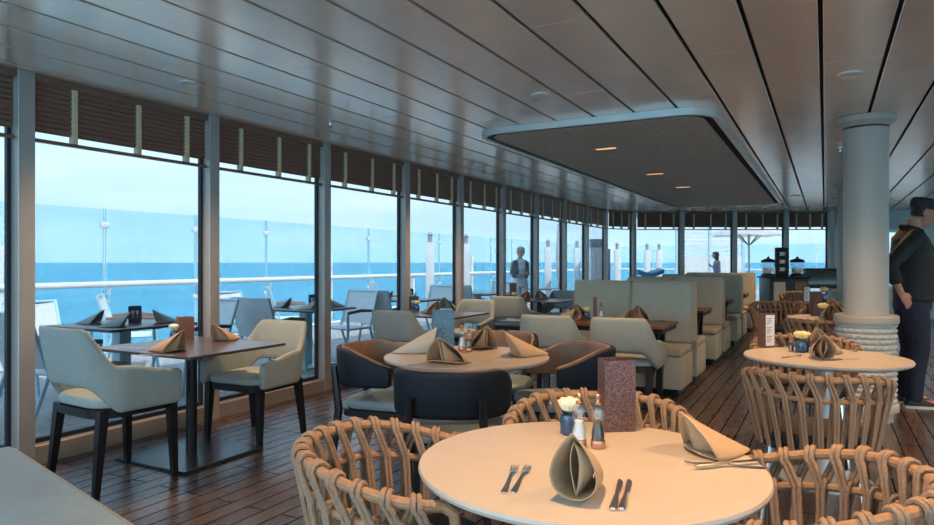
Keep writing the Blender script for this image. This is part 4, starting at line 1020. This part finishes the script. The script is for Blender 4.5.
def build_man():
    t = thing('person', 'man in dark jacket, cap and jeans standing with a hand at his hip', 'person', (.70, 7.28, 0), YAW - PI / 2 - R(14))
    t.scale = (1.04, 1.04, 1.04)
    sh = [Vector((-.19, -.02, 1.47)), Vector((.19, -.02, 1.47))]
    # local: +Y forward, +X is his right side (towards us)
    elbow = {1: Vector((.285, -.27, 1.22)), -1: Vector((-.25, .05, 1.17))}
    wrist = {1: Vector((.245, -.17, .99)), -1: Vector((-.15, .25, 1.18))}
    hb = MB(); head_T = head_mesh(hb, Vector((0, .055, 1.565)), 0, R(-14), 1.02)
    hb.tube([(0, -.02, 1.40), (0, .0, 1.52), (0, .02, 1.63)], [.062, .058, .056], 14)
    ell(hb, [(0, -.01, 1.50, .10, .08), (0, -.01, 1.42, .18, .10), (0, 0, 1.25, .17, .115), (0, .01, 1.08, .155, .12), (0, 0, .95, .165, .115), (0, 0, .86, .15, .11)])
    for sg in (-1, 1):
        hb.tube([(sg * .15, -.01, 1.44), sh[0 if sg < 0 else 1], elbow[sg], wrist[sg]], [.05, .052, .040, .027], 12)
        hb.tube([(sg * .09, 0, .92), (sg * .10, .02, .50), (sg * .10, -.02, .09)], [.085, .058, .038], 12); hb.tube([(sg * .10, -.05, .05), (sg * .11, .15, .035)], [.04, .03], 10)
    hand(hb, wrist[1], (-.16, .50, -.70), (.9, .2, .2), .98, .35, -1); hand(hb, wrist[-1], (.3, .9, -.15), (-.1, .1, 1), .98, .8, 1)
    hi = head_T.inverted()
    def pk(c):
        q = hi @ c
        if q.y > .066 and abs(q.z - .124) < .007 and .016 < abs(q.x) < .046: return 1
        if q.y > .085 and abs(q.z - .056) < .006 and abs(q.x) < .024: return 2
        return 0
    link(fuse(hb, .0075, 3), 'body', [M['skin'], M['dark_eye'], M['lips']], t, pk)
    j = MB(); ell(j, [(0, -.02, 1.55, .085, .075), (0, -.02, 1.51, .15, .10), (0, -.02, 1.45, .215, .128), (0, -.005, 1.32, .215, .155), (0, .02, 1.16, .20, .172), (0, .02, 1.02, .195, .165), (0, .01, .93, .19, .150), (0, .01, .91, .18, .14)])
    for sg in (-1, 1): j.tube([(sg * .15, -.02, 1.46), sh[0 if sg < 0 else 1], sh[0 if sg < 0 else 1].lerp(elbow[sg], .5) + Vector((sg * .01, -.01, 0)), elbow[sg], elbow[sg].lerp(wrist[sg], .62)], [.075, .082, .074, .066, .052], 14)
    j.tube([(.10, .04, 1.52), (.0, .075, 1.50), (-.10, .04, 1.52), (-.08, -.05, 1.56), (0, -.09, 1.57), (.08, -.05, 1.56)], .022, 8, closed=True)
    link(fuse(j, .010, 4), 'jacket', [M['jacket']], t)
    l = MB(); ell(l, [(0, .0, .99, .17, .135), (0, 0, .90, .180, .145), (0, -.005, .84, .175, .14)])
    for sg in (-1, 1): l.tube([(sg * .085, -.01, .90), (sg * .095, .0, .74), (sg * .10, .02, .50), (sg * .10, -.01, .28), (sg * .10, -.025, .06)], [.105, .102, .078, .072, .066], 14)
    link(fuse(l, .010, 4), 'jeans', [M['jeans']], t)
    for sg in (-1, 1):
        s_ = MB(); L = []
        for y, w, h in ((-.095, .028, .06), (-.07, .040, .095), (-.02, .042, .105), (.04, .044, .085), (.10, .050, .062), (.155, .046, .050), (.185, .028, .036)):
            L.append([(sg * .105 + w * math.cos(PI * q / 8 * 2), y, max(.004, .02 + (h - .02) * (.5 + .5 * math.sin(PI * q / 8 * 2)) if q < 5 else .006)) for q in range(8)])
        s_.loft(L); s_.build('shoe', M['shoe'], t, smooth=60)
        b_ = MB(); b_.loft([[(sg * .105 + w, y, 0), (sg * .105 - w, y, 0), (sg * .105 - w, y, .022), (sg * .105 + w, y, .022)] for y, w in ((-.10, .030), (-.07, .043), (.04, .046), (.10, .053), (.16, .048), (.19, .028))]); b_.build('shoe_sole', M['sole'], t)
    c = MB(); c.T = head_T
    ell(c, [(0, -.004, .150, .083, .104), (0, -.006, .175, .087, .110), (0, -.006, .205, .088, .112), (0, -.008, .232, .074, .098), (0, -.01, .244, .04, .055)])
    c.loft([[(x, .07 + .075 * (1 - (x / .075) ** 2) * q, .158 - .012 * q + dz) for x in [-.07 + .14 * m_ / 10 for m_ in range(11)]] + [(x, .07 + .075 * (1 - (x / .075) ** 2) * q, .166 - .012 * q + dz) for x in [.07 - .14 * m_ / 10 for m_ in range(11)]] for q, dz in ((0, 0), (.5, 0), (1, -.004))])
    c.build('cap', M['vest'], t, smooth=50)
    h_ = MB(); h_.T = head_T; L = []
    for z, f_ in ((.075, .9), (.10, 1), (.13, 1.02), (.155, 1.02)):
        L.append([(.079 * f_ * math.sin(R(a)) , .094 * f_ * math.cos(R(a)) * (1.0 if z > .09 else .86), z) for a in range(100, 261, 10)] + [(.070 * f_ * math.sin(R(a)), .084 * f_ * math.cos(R(a)) * (1.0 if z > .09 else .86), z) for a in range(260, 99, -10)])
    h_.loft(L); h_.build('hair', M['hair'], t)
    # camera strap and small camera held in front, both his own gear
    MB().tube([(.10, -.10, 1.545), (.13, .07, 1.46), (.07, .165, 1.30), (-.02, .235, 1.22)], .009, 6, flat=.5).build('strap', M['vest'], t)
    cm = thing('hand_held_camera', 'black camera held at the chest of the man in the cap', 'camera', (0, 0, 0))
    TT = Matrix.Translation((.70, 7.28, 0)) @ Matrix.Rotation(YAW - PI / 2 - R(14), 4, 'Z'); cm.location = TT @ Vector((-.042, .372, 1.235)); cm.rotation_euler = (0, 0, YAW - PI / 2)
    MB().box((-.06, -.03, -.04), (.06, .03, .045), .008).build('camera_body', M['shoe'], cm)
    b_ = MB(); b_.T = Matrix.Rotation(-PI / 2, 4, 'X'); b_.lathe([(.034, .03), (.036, .09), (.03, .10)], 16); b_.build('lens_barrel', M['shoe'], cm)
build_man()

def build_woman(name_label, loc, rz, top, over, low_m, hair_m, glasses, long_hair, arms):
    t = thing('person', name_label, 'person', loc, rz)
    hb = MB(); T = head_mesh(hb, Vector((0, .04, 1.435)), 0, R(-4), .95)
    hb.tube([(0, -.02, 1.30), (0, 0, 1.40), (0, .012, 1.48)], [.055, .048, .046], 12)
    ell(hb, [(0, 0, 1.40, .08, .06), (0, 0, 1.33, .155, .085), (0, .01, 1.18, .14, .11), (0, 0, 1.02, .12, .095), (0, 0, .88, .165, .12), (0, 0, .78, .16, .115)])
    for sg in (-1, 1):
        e, w = (Vector((sg * .215, -.03, 1.07)), Vector((-sg * .02, .17, 1.06 + .03 * sg))) if arms == 'folded' else (Vector((sg * .22, -.04, 1.08)), Vector((sg * .13, .17, 1.20)))
        hb.tube([(sg * .12, 0, 1.34), (sg * .165, -.005, 1.32), e, w], [.04, .046, .035, .024], 12)
        hand(hb, w, (-sg * .8, .15, .0) if arms == 'folded' else (-sg * .4, .6, .5), (0, .9, .2), .9, .6, sg)
        hb.tube([(sg * .085, 0, .86), (sg * .085, .015, .45), (sg * .085, -.015, .08)], [.085, .055, .034], 12); hb.tube([(sg * .085, -.04, .04), (sg * .09, .14, .03)], [.034, .026], 8)
    hi = T.inverted()
    def pk(c):
        q = hi @ c
        if q.y > .066 and abs(q.z - .124) < .007 and .016 < abs(q.x) < .046: return 1
        if q.y > .085 and abs(q.z - .056) < .006 and abs(q.x) < .022: return 2
        return 0
    link(fuse(hb, .010, 3), 'body', [M['skin'], M['dark_eye'], M['lips']], t, pk)
    j = MB(); ell(j, [(0, 0, 1.385, .10, .075), (0, 0, 1.34, .165, .10), (0, .012, 1.19, .155, .125), (0, 0, 1.03, .14, .11), (0, 0, .88, .18, .135), (0, 0, .80, .18, .135)]); link(fuse(j, .011, 3), 'top', [M[top]], t)
    if over:
        j = MB()
        for sg in (-1, 1):
            ell(j, [(sg * .10, -.005, 1.375, .045, .085), (sg * .115, 0, 1.30, .066, .112), (sg * .112, .008, 1.15, .068, .128), (sg * .112, 0, .98, .064, .122)])
        j.box((-.14, -.115, .98), (.14, -.085, 1.36)); link(fuse(j, .011, 3), 'vest', [M[over]], t)
    l = MB(); ell(l, [(0, 0, .92, .17, .125), (0, 0, .82, .182, .135)])
    if low_m == 'bluecloth': ell(l, [(0, 0, .9, .18, .13), (0, 0, .6, .22, .18), (0, 0, .35, .25, .22)])
    else:
        for sg in (-1, 1): l.tube([(sg * .085, 0, .84), (sg * .088, .012, .48), (sg * .088, -.015, .10)], [.098, .075, .058], 12)
    link(fuse(l, .012, 3), 'skirt' if low_m == 'bluecloth' else 'trousers', [M[low_m]], t)
    h_ = MB(); h_.T = T; L = []
    for z, f_ in ((-.06 if long_hair else .06, .8), (.05, .98), (.10, 1.08), (.15, 1.1), (.19, 1.08)):
        L.append([(.085 * f_ * math.sin(R(a)), .102 * f_ * math.cos(R(a)) - .008, z) for a in range(75, 286, 14)] + [(.06 * f_ * math.sin(R(a)), .07 * f_ * math.cos(R(a)) - .008, z) for a in range(285, 74, -14)])
    h_.loft(L); ell(h_, [(0, -.012, .172, .087, .100), (0, -.012, .205, .085, .103), (0, -.012, .232, .062, .078), (0, -.012, .246, .03, .04)]); h_.build('hair', M[hair_m], t)
    if glasses:
        g = MB(); g.T = T
        for sg in (-1, 1): g.ball((sg * .033, .092, .124), (.026, .008, .019), 8); g.tube([(sg * .058, .085, .128), (sg * .08, .0, .122)], .003, 5)
        g.tube([(-.012, .097, .127), (.012, .097, .127)], .003, 5); g.build('sunglasses', M['gasket'], t)
w1 = dpt(520, 14.6); build_woman('woman in sunglasses and black vest standing outside on the deck', w1, YAW + PI + R(18), 'blouse', 'vest', 'blouse', 'fair', True, False, 'folded')
w2 = dpt(717, 21.5); build_woman('dark-haired woman in blue standing outside before the louvre screen', w2, YAW + R(75), 'bluecloth', None, 'bluecloth', 'hair', False, True, 'up')
